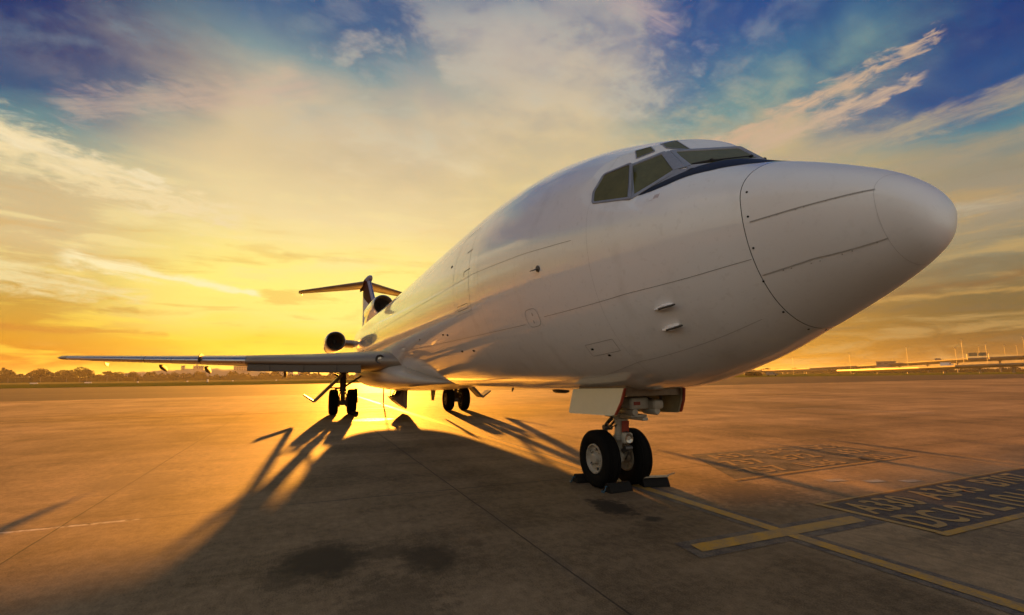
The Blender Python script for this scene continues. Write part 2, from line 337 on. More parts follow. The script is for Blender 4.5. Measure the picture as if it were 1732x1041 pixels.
# ------------------------------------------------------------------ helpers
COL = scene.collection
class MB:
    def __init__(s): s.v = []; s.f = []
    def add(s, vs, fs):
        o = len(s.v); s.v += [tuple(map(float, q)) for q in vs]; s.f += [tuple(i + o for i in q) for q in fs]; return s
    def box(s, c, d, rot=None, bev=0.0):
        c = Vector(c); hx, hy, hz = d[0] / 2, d[1] / 2, d[2] / 2
        M = rot if rot is not None else Matrix.Identity(3)
        if bev <= 0:
            P = [(x, y, z) for x in (-hx, hx) for y in (-hy, hy) for z in (-hz, hz)]
            F = [(0, 1, 3, 2), (4, 6, 7, 5), (0, 4, 5, 1), (2, 3, 7, 6), (0, 2, 6, 4), (1, 5, 7, 3)]
            return s.add([c + M @ Vector(p) for p in P], F)
        b = min(bev, hx, hy, hz) * .999; rings = []
        prof = [(-hz, b), (-hz + b * .3, b * .3), (-hz + b, 0), (hz - b, 0), (hz - b * .3, b * .3), (hz, b)]
        for z, i in prof:
            X0, Y0 = hx - i, hy - i; k = b * .6
            rings.append([(X0 - k, -Y0), (X0, -Y0 + k), (X0, Y0 - k), (X0 - k, Y0), (-X0 + k, Y0), (-X0, Y0 - k), (-X0, -Y0 + k), (-X0 + k, -Y0)])
        V = [c + M @ Vector((x, y, z)) for (z, i), r in zip(prof, rings) for x, y in r]
        F = [(8 * a + i, 8 * a + (i + 1) % 8, 8 * a + 8 + (i + 1) % 8, 8 * a + 8 + i) for a in range(5) for i in range(8)]
        F += [tuple(range(7, -1, -1)), tuple(range(40, 48))]
        return s.add(V, F)
    def rings(s, rs, cap=True, closed=True):
        n = len(rs[0]); V = [p for r in rs for p in r]; F = []
        for a in range(len(rs) - 1):
            for i in range(n if closed else n - 1):
                j = (i + 1) % n; F.append((a * n + i, a * n + j, (a + 1) * n + j, (a + 1) * n + i))
        if cap and closed:
            F.append(tuple(range(n - 1, -1, -1))); F.append(tuple((len(rs) - 1) * n + i for i in range(n)))
        return s.add(V, F)
    def tube(s, pts, r, n=12, cap=True):
        pts = [Vector(p) for p in pts]; rr = r if isinstance(r, (list, tuple)) else [r] * len(pts); rs = []
        for i, p in enumerate(pts):
            t = (pts[min(i + 1, len(pts) - 1)] - pts[max(i - 1, 0)]).normalized()
            a = Vector((0, 0, 1)) if abs(t.z) < .9 else Vector((1, 0, 0))
            u = t.cross(a).normalized(); w = t.cross(u)
            rs.append([p + (u * math.cos(k * 2 * math.pi / n) + w * math.sin(k * 2 * math.pi / n)) * rr[i] for k in range(n)])
        return s.rings(rs, cap)
    def lathe(s, c, axis, prof, n=48, cap=False):
        """prof: (distance along axis, radius)"""
        c = Vector(c); t = Vector(axis).normalized(); a = Vector((0, 0, 1)) if abs(t.z) < .9 else Vector((1, 0, 0))
        u = t.cross(a).normalized(); w = t.cross(u)
        return s.rings([[c + t * d + (u * math.cos(k * 2 * math.pi / n) + w * math.sin(k * 2 * math.pi / n)) * r for k in range(n)] for d, r in prof], cap)
    def prism(s, poly, d):
        poly = [Vector(p) for p in poly]; d = Vector(d); n = len(poly)
        F = [tuple(range(n)), tuple(range(2 * n - 1, n - 1, -1))] + [(i, i + n, (i + 1) % n + n, (i + 1) % n) for i in range(n)]
        return s.add([p for p in poly] + [p + d for p in poly], F)
    def mirror(s):
        m = MB(); m.v = [(x, -y, z) for x, y, z in s.v]; m.f = [tuple(reversed(f)) for f in s.f]; return m
    def build(s, name, m, parent=None, smooth=None):
        me = bpy.data.meshes.new(name); me.from_pydata(s.v, [], s.f); me.materials.append(m); me.validate()
        import bmesh
        bm = bmesh.new(); bm.from_mesh(me); bmesh.ops.recalc_face_normals(bm, faces=bm.faces); bm.to_mesh(me); bm.free()
        if smooth is not None:
            me.polygons.foreach_set('use_smooth', [True] * len(me.polygons))
            me.set_sharp_from_angle(angle=R_(smooth))
        o = bpy.data.objects.new(name, me); COL.objects.link(o)
        if parent: o.parent = parent
        return o
def tag(o, label=None, cat=None, group=None, kind=None):
    for k, v in (('label', label), ('category', cat), ('group', group), ('kind', kind)):
        if v: o[k] = v
    return o
def empty(name, loc, label, cat, group=None):
    o = bpy.data.objects.new(name, None); COL.objects.link(o); o.location = loc; o.empty_display_size = .5
    return tag(o, label, cat, group)
def struct(name, mb, m, smooth=None): return tag(mb.build(name, m, None, smooth), kind='structure')
def sheet(name, poly, z, m, kind='structure'):
    mb = MB(); mb.add([(x, y, z) for x, y in poly], [tuple(range(len(poly)))]); return tag(mb.build(name, m), kind=kind)
def polar(azd, dist, z=0.0):   # a point at an azimuth and distance from the photographer
    return Vector((CAM.x + dist * math.cos(R_(azd)), CAM.y - dist * math.sin(R_(azd)), z))

# ------------------------------------------------------------------ ground
sheet('ground', [(-1500, -2800), (2900, -2800), (2900, 2000), (-1500, 2000)], -.012, GRASSD)
sheet('concrete_apron', [(-60, -400), (56.3, -400), (56.3, 120), (-60, 120)], 0.0, CONC)
sheet('taxiway', [(56.3, -1000), (96, -1000), (108, -420), (122, -275), (150, -200), (164, -110), (158, -30), (152, 40), (170, 400), (56.3, 400)], -.004, ASPH)
sheet('grass_verge', [(152, 40), (158, -30), (166, -30), (160, 40), (178, 400), (170, 400)], -.0085, GRASSK)
sheet('dry_grass_strip', [(300, -200), (330, 500), (560, 500), (560, -200)], -.006, GRASSY)
def strip(name, p0, p1, w, z, m):
    a = Vector((*p0, 0)); b = Vector((*p1, 0)); d = (b - a).normalized(); n = Vector((-d.y, d.x, 0)) * w / 2
    return sheet(name, [(q.x, q.y) for q in (a - n, b - n, b + n, a + n)], z, m)
# yellow lead-in line with its dark border, and the stop bar across it
ya = -.19
strip('line_border', (-3.0, ya - .12), (56, ya + .12), .38, .004, BORD)
strip('yellow_line', (-3.0, ya - .12), (56, ya + .12), .17, .008, YEL)
sheet('bar_border', [(1.80, 1.16), (1.80, -1.74), (2.27, -1.80), (2.27, 1.10)], .0046, BORD)
sheet('yellow_bar', [(1.93, 1.02), (1.93, -.30), (2.15, -.30), (2.15, .98)], .0086, YEL)
sheet('yellow_bar', [(1.93, -.30), (1.93, -1.56), (2.15, -1.62), (2.15, -.30)], .0086, YELF)
# boxes with aircraft types
sheet('marking_panel', [(1.30, -1.95), (2.66, -1.85), (2.92, -9.6), (1.42, -9.6)], .0042, DARKM)
strip('panel_edge_line', (1.25, -1.78), (1.37, -9.6), .11, .0088, YEL)
strip('panel_edge_line', (1.20, -1.86), (2.74, -1.79), .10, .0092, YELF)
strip('panel_edge_line', (2.72, -1.84), (2.98, -9.6), .06, .0096, YELF)
sheet('old_marking_panel', [(4.46, -2.1), (6.85, -3.3), (6.70, -7.5), (4.66, -7.4)], .0042, DARKF)
strip('old_panel_edge_line', (4.40, -2.0), (4.60, -7.4), .07, .0088, YELO)
def text(s_, x, y, h, wd, m, z=.0085, sh=0.0):
    """ground lettering: x = far-side baseline position, letters run towards -y, tops towards +x"""
    cu = bpy.data.curves.new('t', 'FONT'); cu.body = s_; cu.size = 1.0; cu.space_character = 1.08; cu.offset = .022
    o = bpy.data.objects.new('t', cu); COL.objects.link(o)
    dg = bpy.context.evaluated_depsgraph_get(); dg.update()
    me = bpy.data.meshes.new_from_object(o.evaluated_get(dg)); bpy.data.objects.remove(o)
    vs = [v.co.copy() for v in me.vertices]
    x0 = min(v.x for v in vs); x1 = max(v.x for v in vs); y0 = min(v.y for v in vs); y1 = max(v.y for v in vs)
    for i, v in enumerate(me.vertices):
        a = (vs[i].x - x0) / (x1 - x0); b_ = (vs[i].y - y0) / (y1 - y0)
        v.co = (x + b_ * h + sh * a, y - a * wd, z)
    me.materials.clear(); me.materials.append(m)
    o = bpy.data.objects.new('painted_lettering', me); COL.objects.link(o); tag(o, kind='structure')
text('A330', 2.06, -1.98, .52, 1.25, YELF, sh=.04); text('A343', 2.14, -3.52, .52, 1.35, YELF, sh=.05); text('B707', 2.20, -5.35, .52, 1.4, YELF, sh=.05)
text('DC10', 1.40, -2.02, .54, 1.35, YELF, sh=.02); text('L1011', 1.46, -3.60, .54, 1.75, YELF, sh=.04); text('MD11', 1.52, -5.8, .54, 1.5, YELF, sh=.04)
for r_, ws in enumerate((('757', 'IL86', 'MD83'), ('737', 'B72', 'IL62'), ('A32', 'BAC', 'DC9'))):
    for c_, w_ in enumerate(ws):
        text(w_, 4.62 + r_ * .74, -2.75 - c_ * 1.55 - r_ * .3, .5, 1.05, YELO)
for (x, y) in ((3.62, -3.35), (3.30, -3.85), (3.05, -4.4)):
    sheet('white_dash', [(x, y), (x + .16, y - .02), (x + .10, y - .36), (x - .06, y - .34)], .004, WHM)
strip('white_line', (10.9, -20.5), (16.0, -18.5), .12, .004, WHM)
strip('yellow_line', (29.0, -40), (26.0, 40), .16, .0125, YELF)

# ------------------------------------------------------------------ fuselage surface
def pchip(xs, ys, x):
    xs = np.asarray(xs, float); ys = np.asarray(ys, float); h = np.diff(xs); d = np.diff(ys) / h; m = np.zeros_like(ys)
    for i in range(1, len(xs) - 1):
        if d[i - 1] * d[i] > 0:
            a = 2 * h[i] + h[i - 1]; b = h[i] + 2 * h[i - 1]; m[i] = (a + b) / (a / d[i - 1] + b / d[i])
    m[0] = ((2 * h[0] + h[1]) * d[0] - h[0] * d[1]) / (h[0] + h[1])
    i = np.clip(np.searchsorted(xs, x) - 1, 0, len(xs) - 2); t = np.clip((x - xs[i]) / h[i], 0, 1)
    return (2 * t**3 - 3 * t**2 + 1) * ys[i] + (t**3 - 2 * t * t + t) * h[i] * m[i] + (-2 * t**3 + 3 * t * t) * ys[i + 1] + (t**3 - t * t) * h[i] * m[i + 1]
q_ = lambda a: np.sqrt(np.r_[0, a])
SS_ = [.06, .25, .6, 1.2, 2.0, 3.2, 5, 7, 10, 28, 31, 34, 37, 40, 43.2]
WV = [.325, .54, .785, 1.012, 1.329, 1.622, 1.825, 1.880, 1.88, 1.88, 1.84, 1.66, 1.32, .90, .50]
BV = [2.881, 2.722, 2.532, 2.250, 1.923, 1.625, 1.527, 1.512, 1.506, 1.506, 1.75, 2.25, 2.85, 3.35, 3.75]
SN_ = [.06, .25, .6, 1.2, 2.0]; TN = [3.348, 3.565, 3.779, 4.062, 4.347]
SF_ = [1.9, 2.0, 2.14, 2.3, 3, 4, 5.5, 8, 12, 18, 28, 33, 38, 43.2]; TF = [4.50, 4.60, 4.715, 4.812, 5.097, 5.402, 5.678, 5.82, 5.79, 5.70, 5.68, 5.62, 5.3, 4.75]
SC_ = [1.2, 3, 7, 28, 34, 43.2]; CV = [3.497, 3.602, 3.783, 3.783, 4.0, 4.25]; Z0 = 3.064
PLN = []
def _pl(a, b, c):
    a, b, c = map(Vector, (a, b, c)); n = (b - a).cross(c - a).normalized()
    if (n.y * a.y + n.z * .8 + n.y * (b.y + c.y)) < 0: n = -n
    return n, n.dot(a)
OT = (2.371, .79, 4.567); OB = (2.02, .87, 4.2); CB = (1.667, 0, 4.29); CT = (2.002, 0, 4.604)
for sg in (1, -1):
    m_ = lambda p: (p[0], p[1] * sg, p[2])
    PLN.append(_pl(m_(CB), m_(CT), m_(OB))); PLN.append(_pl(m_(OT), m_(OB), m_((2.40, 1.30, 3.93))))
_a, _b, _c = Vector((3.02, 1.305, 4.43)), Vector((2.66, 1.165, 4.45)), Vector((3.0, 1.49, 4.05))
for sg in (1, -1):
    _m = lambda p: Vector((p[0], p[1] * sg, p[2]))
    PLN.append(_pl(_m(_a), _m(_b), _m(_c)))
def prof(s, kind='n'):
    t = np.sqrt(s)
    w = pchip(q_(SS_), np.r_[0, WV], t); b = pchip(q_(SS_), np.r_[Z0, BV], t); c = pchip(q_(SC_), np.r_[Z0, CV], t)
    zt = pchip(q_(SN_), np.r_[Z0, TN], t) if kind == 'n' else pchip(SF_, TF, s)
    return w, b, zt, c
def radius(s, th):
    """distance from the section centre to the skin at true polar angle th"""
    s = np.maximum(np.asarray(s, float), 1e-6); th = np.asarray(th, float)
    w, b, zt, c = prof(s, 'n'); _, _, zf, _ = prof(s, 'f'); cs, sn = np.cos(th), np.sin(th)
    def ell(top):
        h = np.where(sn > 0, top - c, c - b); h = np.maximum(h, 1e-6)
        return 1 / np.sqrt((cs / np.maximum(w, 1e-6))**2 + (sn / h)**2)
    rn = ell(zt); rf = ell(zf)
    rp = np.full(np.broadcast(s, th).shape, 1e9)
    for n, d in PLN:
        den = n.y * cs + n.z * sn; num = d - n.x * s - n.z * c
        v = np.where(den > 1e-4, num / np.where(den > 1e-4, den, 1), 1e9); rp = np.minimum(rp, np.where(den > 1e-4, v, 1e9))
    rfat = np.minimum(rf, np.maximum(rp, 0))
    r = np.where((s > 1.5) & (sn > 0), np.maximum(rn, rfat), rn)
    r = np.where((s > 4.5) | ((sn <= 0)), ell(zf), r)
    return r, c
def surf(s, th, off=0.0):
    r, c = radius(s, th); r = r + off
    return np.stack([np.broadcast_to(s, r.shape), r * np.cos(th), c + r * np.sin(th)], -1)
def on_skin(p, off=0.0):
    s, y, z = p; _, _, _, c = prof(np.array(max(s, 1e-4))); th = math.atan2(z - float(c), y)
    return Vector(surf(np.array(float(s)), np.array(th), off))
def skin_normal(p):
    s, y, z = p; c = float(prof(np.array(s))[3]); th = math.atan2(z - c, y); e = .01
    a = Vector(surf(np.array(s + e), np.array(th))) - Vector(surf(np.array(s - e), np.array(th)))
    b = Vector(surf(np.array(s), np.array(th + e))) - Vector(surf(np.array(s), np.array(th - e)))
    n = a.cross(b).normalized(); ctr = Vector((s, 0, c)); 
    return n if n.dot(Vector(p) - ctr) > 0 else -n
def ribbon(mb, pts, width, off=.003, n=40, thick=.0):
    """a narrow strip lying on the skin through 3-D points (projected on to it)"""
    pts = [Vector(p) for p in pts]; L = [0]
    for a, b in zip(pts, pts[1:]): L.append(L[-1] + (b - a).length)
    P = []
    for k in range(n + 1):
        l = L[-1] * k / n; i = max(j for j in range(len(L) - 1) if L[j] <= l + 1e-9) if l < L[-1] else len(L) - 2
        f = (l - L[i]) / max(L[i + 1] - L[i], 1e-9); P.append(pts[i].lerp(pts[i + 1], f))
    P = [on_skin(p) for p in P]; V = []
    for k, p in enumerate(P):
        t = (P[min(k + 1, n)] - P[max(k - 1, 0)]).normalized(); nn = skin_normal(p); sd = t.cross(nn).normalized() * width / 2
        V += [p + nn * off - sd, p + nn * off + sd]
    mb.add(V, [(2 * k, 2 * k + 1, 2 * k + 3, 2 * k + 2) for k in range(n)])
    return mb
def ring_ribbon(mb, s, width, a0=0, a1=360, off=.003, n=160):
    th = np.radians(np.linspace(a0, a1, n + 1)); A = surf(np.full(n + 1, s - width / 2), th, off); B = surf(np.full(n + 1, s + width / 2), th, off)
    V = [p for pr in zip(A, B) for p in pr]
    mb.add(V, [(2 * k, 2 * k + 1, 2 * k + 3, 2 * k + 2) for k in range(n)])

# ------------------------------------------------------------------ the aeroplane
air = empty('airliner', (20, 0, 0), 'white three-engined jet airliner with a T-tail parked nose first on the concrete apron', 'airplane')
INV = Matrix.Translation((-20, 0, 0))
def part(mb, name, m, parent=None, smooth=None, label=None):
    """a part or sub-part of the aeroplane, vertices given in world coordinates"""
    o = mb.build(name, m, None, smooth)
    if parent is None or parent is air: o.parent = air; o.matrix_parent_inverse = INV
    else: o.parent = parent
    if label: o['label'] = label
    return o
NA = 220
th_ = np.radians(np.r_[np.linspace(-180, 0, 70)[:-1], np.linspace(0, 180, 171)[:-1]]) 
def body_mesh(ss_list, captip=False):
    mb = MB(); rs = []
    for s in ss_list: rs.append([tuple(p) for p in surf(np.full(len(th_), s), th_)])
    mb.rings(rs, cap=False)
    if captip:
        o = len(mb.v); mb.v.append((0, 0, Z0)); n = len(th_); mb.f += [(o, (i + 1) % n, i) for i in range(n)]
    return mb
fus = part(body_mesh(np.r_[1.164, np.arange(1.19, 1.5, .04), np.arange(1.5, 3.3, .0125), np.arange(3.35, 5, .1), np.arange(5.1, 10, .3), np.arange(10.2, 28, .8), np.arange(28.2, 43.3, .5), 43.2]), 'fuselage', WHITE, smooth=22)
rad = part(body_mesh(np.r_[np.linspace(.02, 1, 46)**2 * 1.157], True), 'radome', RADOME, smooth=40)
mb = MB(); th = np.linspace(0, 2 * np.pi, 97)[:-1]
mb.rings([[tuple(p) for p in surf(np.full(96, s), th, o)] for s, o in ((1.152, -.003), (1.153, -.008), (1.167, -.008), (1.168, -.003))], cap=False)
part(mb, 'radome_gap', SEAM, rad)
def mir(pts): return [(a, -b, c) for a, b, c in pts]
# raised diverter strips on the radome
for pts, m_ in (([(1.10, .959, 3.268), (.70, .80, 3.30), (.22, .503, 3.342)], SEAML), ([(1.143, .793, 2.763), (.70, .66, 2.84), (.224, .394, 2.934)], LITE)):
    for P_ in (pts, mir(pts)):
        mb = MB(); ribbon(mb, P_, .010, .006); part(mb, 'diverter_strip', m_, rad)
mb = MB(); ring_ribbon(mb, .225, .0025); part(mb, 'tip_seam', mat('tip_seam_paint', (.52, .51, .51), .35), rad)
mb = MB()
for sg in (1, -1):
    for p in [(1.088, .959, 3.567), (1.093, .963, 3.323), (1.112, .902, 3.023), (1.147, .762, 2.712), (1.185, .498, 2.419), (1.215, .131, 2.254)]:
        p = (min(p[0], 1.205), p[1] * sg, p[2]) if p[0] > 1.16 else (p[0] + .015, p[1] * sg, p[2])
        q = on_skin(p); n = skin_normal(q); mb.lathe(q, n, [(-.002, .011), (.0045, .011), (.005, .0)], 10)
    for i in range(0):
        f = i / 8; p = Vector((1.10, .959 * sg, 3.268)).lerp(Vector((.22, .503 * sg, 3.342)), f); q = on_skin(p); mb.lathe(q, skin_normal(q), [(.0, .008), (.009, .007), (.0095, 0)], 8)
        p = Vector((1.143, .793 * sg, 2.763)).lerp(Vector((.224, .394 * sg, 2.934)), f); q = on_skin(p); mb.lathe(q, skin_normal(q), [(.0, .008), (.009, .007), (.0095, 0)], 8)
part(mb, 'fasteners', SEAM, rad)
mb = MB()
for sg in (1, -1):
    for a, b in (((1.08, .95, 3.269), (.22, .503, 3.342)), ((1.12, .785, 2.767), (.224, .394, 2.934))):
        for i in range(8):
            f = (i + .4 * (i % 2)) / 8; p = Vector((a[0], a[1] * sg, a[2])).lerp(Vector((b[0], b[1] * sg, b[2])), f); q = on_skin(p); mb.lathe(q, skin_normal(q), [(.0, .0055), (.008, .005), (.0085, 0)], 8)
part(mb, 'strip_fasteners', SEAML, rad)
# skin joints, door and hatch outlines
mb = MB(); ml = MB()
for g in (lambda p: p, mir):
    ribbon(mb, g([(1.175, .882, 2.925), (2.588, 1.346, 2.777), (4.35, 1.57, 2.69)]), .0045)
    ribbon(mb, g([(5.0, 1.6, 2.62), (6.5, 1.66, 2.60), (8.5, 1.65, 2.62), (13.4, 1.65, 2.66), (16.5, 1.66, 2.7)]), .005)
    ribbon(mb, g([(3.355, 1.646, 3.60), (4.68, 1.805, 3.689), (6.9, 1.882, 3.80)]), .0045)
    ribbon(ml, g([(1.382, .566, 2.367), (2.135, .729, 2.137), (3.02, .893, 1.973), (4.06, .80, 1.79), (6, .82, 1.70)]), .005)
    ribbon(ml, g([(6.9, 1.882, 3.80), (12, 1.88, 3.8), (28, 1.88, 3.8)]), .006, n=80)
    # forward service door
    ribbon(mb, g([(7.15, 1.60, 4.86), (7.08, 1.87, 4.0), (7.12, 1.80, 3.12)]), .010); ribbon(ml, g([(7.12, 1.80, 3.12), (8.2, 1.80, 3.12)]), .010)
    ribbon(ml, g([(8.2, 1.80, 3.12), (8.2, 1.87, 4.0), (8.15, 1.6, 4.86), (7.15, 1.60, 4.86)]), .010, n=60)
    ribbon(mb, g([(7.05, 1.8, 4.35), (7.38, 1.8, 4.35)]), .02, n=8); ribbon(mb, g([(7.02, 1.88, 3.95), (7.42, 1.88, 3.95), (7.42, 1.88, 3.86)]), .018, n=20)
    ribbon(mb, g([(7.3, 1.8, 3.2), (8.0, 1.8, 3.2), (8.0, 1.8, 3.30), (7.3, 1.8, 3.30), (7.3, 1.8, 3.2)]), .012, n=50)
    # rectangular access hatches on the lower flank
    for (s0, s1, z0, z1) in ((3.15, 3.75, 1.95, 2.16), (8.0, 8.6, 2.05, 2.35), (12.6, 13.8, 2.3, 2.95), (9.6, 10.6, 2.0, 2.5)):
        ribbon(ml, g([(s0, 1.2, z0), (s1, 1.2, z0), (s1, 1.3, z1), (s0, 1.3, z1), (s0, 1.2, z0)]), .008, n=60)
for s, w_ in ((3.05, .0025), (6.55, .004), (11.6, .006), (14.4, .006), (18, .006), (22, .006), (26, .006), (29.8, .008)):
    ring_ribbon(ml, s, w_, -88, 268)
part(mb, 'skin_joint', mat('joint_line', (.13, .125, .12), .6, fn=grain((.13, .125, .12), .4, 8)), fus); part(ml, 'panel_seam', SEAML, fus)
# oval hatch
for sg in (1, -1):
    mb = MB(); pts = []
    for k in range(41):
        a = k / 40 * 2 * math.pi; ca, sa = math.cos(a), math.sin(a)
        pts.append((4.69 + .20 * math.copysign(abs(ca)**.6, ca), 1.6 * sg, 2.70 + .17 * math.copysign(abs(sa)**.6, sa)))
    ribbon(mb, pts, .009, n=80)
    ribbon(mb, [(4.66, 1.6 * sg, 2.80), (4.66, 1.6 * sg, 2.74)], .02, n=4); ribbon(mb, [(4.70, 1.6 * sg, 2.66), (4.70, 1.6 * sg, 2.60)], .02, n=4)
    part(mb, 'oval_hatch', SEAML, fus)
# small latches and vents
mb = MB()
for p in ((8.5, 1.8, 4.28), (3.66, 1.18, 2.17), (3.42, 1.09, 2.04), (9.67, 1.7, 2.83), (9.3, 1.68, 2.80), (8.8, 1.5, 2.36), (8.0, 1.46, 2.36), (12.2, 1.7, 2.9)):
    for sg in (1, -1):
        q = on_skin((p[0], p[1] * sg, p[2])); n = skin_normal(q); t = Vector((1, 0, 0)) - n * n.x; t.normalize(); u = n.cross(t)
        M = Matrix((t, u, n)).transposed(); part(MB().box(q, (.11, .045, .012) if p[0] > 5 else (.05, .03, .010), M), 'vent_cover', SEAM, fus)
# maintenance stencil under the side window: a red outline
for sg in (1, -1):
    mb = MB()
    ribbon(mb, [(2.14, 1.32 * sg, 3.78), (2.09, 1.31 * sg, 3.78)], .003, n=3)
    for k in range(4): ribbon(mb, [(2.03 + .018 * k, 1.30 * sg, 3.85), (2.03 + .018 * k, 1.30 * sg, 3.79)], .006, n=3)
    part(mb, 'red_stencil', STENC, fus)

# anti-glare panel in front of the windscreen
fr = [(-1.275, 2.36), (-1.235, 2.20), (-1.15, 1.99), (-1.02, 1.78), (-.90, 1.60), (-.72, 1.42), (-.55, 1.285), (-.3, 1.205), (0, 1.19)]
fy = [a for a, _ in fr]; fs = [b for _, b in fr]
rows = []; NU, NV = 121, 30
for i in range(NU):
    y = -1.275 + 2.55 * i / (NU - 1); ay = -abs(y)
    s0 = float(np.interp(ay, fy, fs)); s1 = np.interp(-ay, [0, .87, 1.30], [1.67, 2.02, 2.40]) + .04; s1 = max(s1, s0 + .001)
    r_ = []
    for k in range(NV):
        s = s0 + (s1 - s0) * k / (NV - 1); w, b, zt, c = [float(v) for v in prof(np.array(s), 'n')]
        z = c + (zt - c) * math.sqrt(max(0, 1 - (y / w)**2)); n = Vector((-.35, y / w**2, (z - c) / (zt - c)**2)).normalized()
        r_.append(Vector((s, y, z)) + n * .004)
    rows.append(r_)
mb = MB(); mb.rings(rows, cap=False, closed=False)
part(mb, 'antiglare_panel', BLACK, fus, smooth=40)

# cockpit windows: flat panes with raised frames
def pane(poly, n, name='cockpit_window', fw=.045, lift=.012, gl=.003, rad_=.03, mb_in=None):
    """poly in 3-D, roughly coplanar; n outward"""
    n = Vector(n).normalized(); poly = [Vector(p) for p in poly]; c = sum(poly, Vector()) / len(poly)
    poly = [p - n * (p - c).dot(n) for p in poly]
    def inset(P_, d):
        out = []; m = len(P_)
        for i in range(m):
            a, b, e = P_[i - 1], P_[i], P_[(i + 1) % m]; d1 = (b - a).normalized(); d2 = (e - b).normalized()
            n1 = n.cross(d1); n2 = n.cross(d2)
            if n1.dot(c - b) < 0: n1, n2 = -n1, -n2
            bis = (n1 + n2); bis = bis / max(bis.dot(n1), .2); out.append(b + bis * d)
        return out
    def rounded(P_, r):
        out = []; m = len(P_)
        for i in range(m):
            a, b, e = P_[i - 1], P_[i], P_[(i + 1) % m]
            p0 = b + (a - b).normalized() * r; p2 = b + (e - b).normalized() * r
            for k in range(5):
                t = k / 4; out.append(p0 * (1 - t)**2 + b * 2 * t * (1 - t) + p2 * t * t)
        return out
    O = rounded(inset(poly, -fw), rad_); I = rounded(poly, rad_ * .7)
    g = MB(); g.add([p + n * gl for p in I], [tuple(range(len(I)))])
    go = part(g, name, GLASS, fus)
    f = MB(); f.rings([[p - n * .02 for p in O], [p + n * (lift * .7) for p in O], [p + n * lift for p in inset2(O, I, .12)], [p + n * lift for p in inset2(O, I, .85)], [p + n * (gl - .004) for p in I]], cap=False)
    part(f, 'window_frame', FRAME, go, smooth=30)
    return go
def inset2(O, I, t): return [a.lerp(b, t) for a, b in zip(O, I)]
def L3(a, b, t): return tuple(a[i] + (b[i] - a[i]) * t for i in range(3))
for sg in (1, -1):
    m_ = lambda p: Vector((p[0], p[1] * sg, p[2]))
    n1 = PLN[0 if sg == 1 else 2][0]; n2 = PLN[1 if sg == 1 else 3][0]
    cb, ct, ob, ot = Vector(CB), Vector(CT), Vector(OB), Vector(OT)
    e1 = (ct - cb); e2 = (ob - cb)
    P1 = [cb + Vector((.035, .045, .03)), ct + Vector((-.03, .045, -.045)), ot + Vector((-.055, -.07, -.035)), ob + Vector((-.03, -.07, .03))]
    go = pane([m_(p) for p in P1], n1, fw=.06)
    # wiper
    wp = MB(); a = m_((1.76, .10, 4.345)); b = m_((1.955, .52, 4.30)); c3 = m_((1.80, .22, 4.35)); d3 = m_((2.02, .76, 4.245))
    wp.tube([a + n1 * .022, b + n1 * .026], .008, 8); wp.box(b + n1 * .03, (.035, .045, .02)); wp.box(a + n1 * .02, (.035, .035, .02))
    wp.tube([b + n1 * .028, d3 + n1 * .02], .012, 8); wp.tube([m_((1.90, .40, 4.315)) + n1 * .02, d3 + n1 * .016], .008, 8)
    part(wp, 'wiper', SEAM, fus)
    P2 = [(2.722, 1.075, 4.478), (2.425, .845, 4.54), (2.125, .945, 4.20), (2.43, 1.285, 3.955)]
    pane([m_(p) for p in P2], n2, fw=.055)
    P3 = [(3.02, 1.305, 4.43), (2.66, 1.165, 4.45), (2.455, 1.365, 3.935), (3.0, 1.49, 4.03), (3.06, 1.45, 4.2)]
    n3 = PLN[4 if sg == 1 else 5][0]; d3_ = PLN[4 if sg == 1 else 5][1]
    pane([(lambda q: q - n3 * (n3.dot(q) - d3_))(m_(p)) for p in P3], n3, fw=.036, rad_=.05, lift=.014)
    for P_ in ([(2.75, 1.02, 4.645), (2.85, .925, 4.77), (2.66, .815, 4.755), (2.56, .865, 4.68)], [(2.44, .775, 4.67), (2.609, .70, 4.782), (2.542, .52, 4.838), (2.25, .60, 4.71)]):
        Q_ = [Vector((p[0], p[1] * sg, p[2])) for p in P_]; G_ = []
        for a in range(9):
            row = []
            for b in range(9):
                u, v = a / 8, b / 8; q = on_skin(Q_[0].lerp(Q_[1], u).lerp(Q_[3].lerp(Q_[2], u), v)); row.append(q + skin_normal(q) * .004)
            G_.append(row)
        g = MB(); g.rings(G_, cap=False, closed=False); go = part(g, 'eyebrow_window', GLASS, fus, 40)
        f = MB(); ribbon(f, Q_ + [Q_[0]], .014, .008, 60); part(f, 'window_frame', FRAME, go)
for sg in (1, -1):
    m_ = lambda p: Vector((p[0], p[1] * sg, p[2]))
    for q4, off in ((((2.316, .72, 4.532), (2.425, .845, 4.54), (2.125, .945, 4.20), (1.99, .80, 4.23)), .011), (((2.722, 1.075, 4.478), (2.66, 1.165, 4.45), (2.455, 1.365, 3.935), (2.43, 1.285, 3.955)), .011)):
        mb = MB(); a, b, c, d = [m_(p) for p in q4]; na = PLN[0 if sg == 1 else 2][0] if q4[0][1] < 1 else PLN[1 if sg == 1 else 3][0]; nb = PLN[1 if sg == 1 else 3][0] if q4[0][1] < 1 else PLN[4 if sg == 1 else 5][0]
        nm = (na + nb).normalized(); k_ = .045
        t0, t1 = a.lerp(b, .5), d.lerp(c, .5)
        if q4[0][1] < 1: t0, t1 = m_(OT), m_(OB)
        mb.rings([[a + na * off, t0 + nm * (off + .004), b + nb * off, b - nm * .03, a - nm * .03], [d + na * off, t1 + nm * (off + .004), c + nb * off, c - nm * .03, d - nm * .03]])
        part(mb, 'window_post', FRAME, fus)

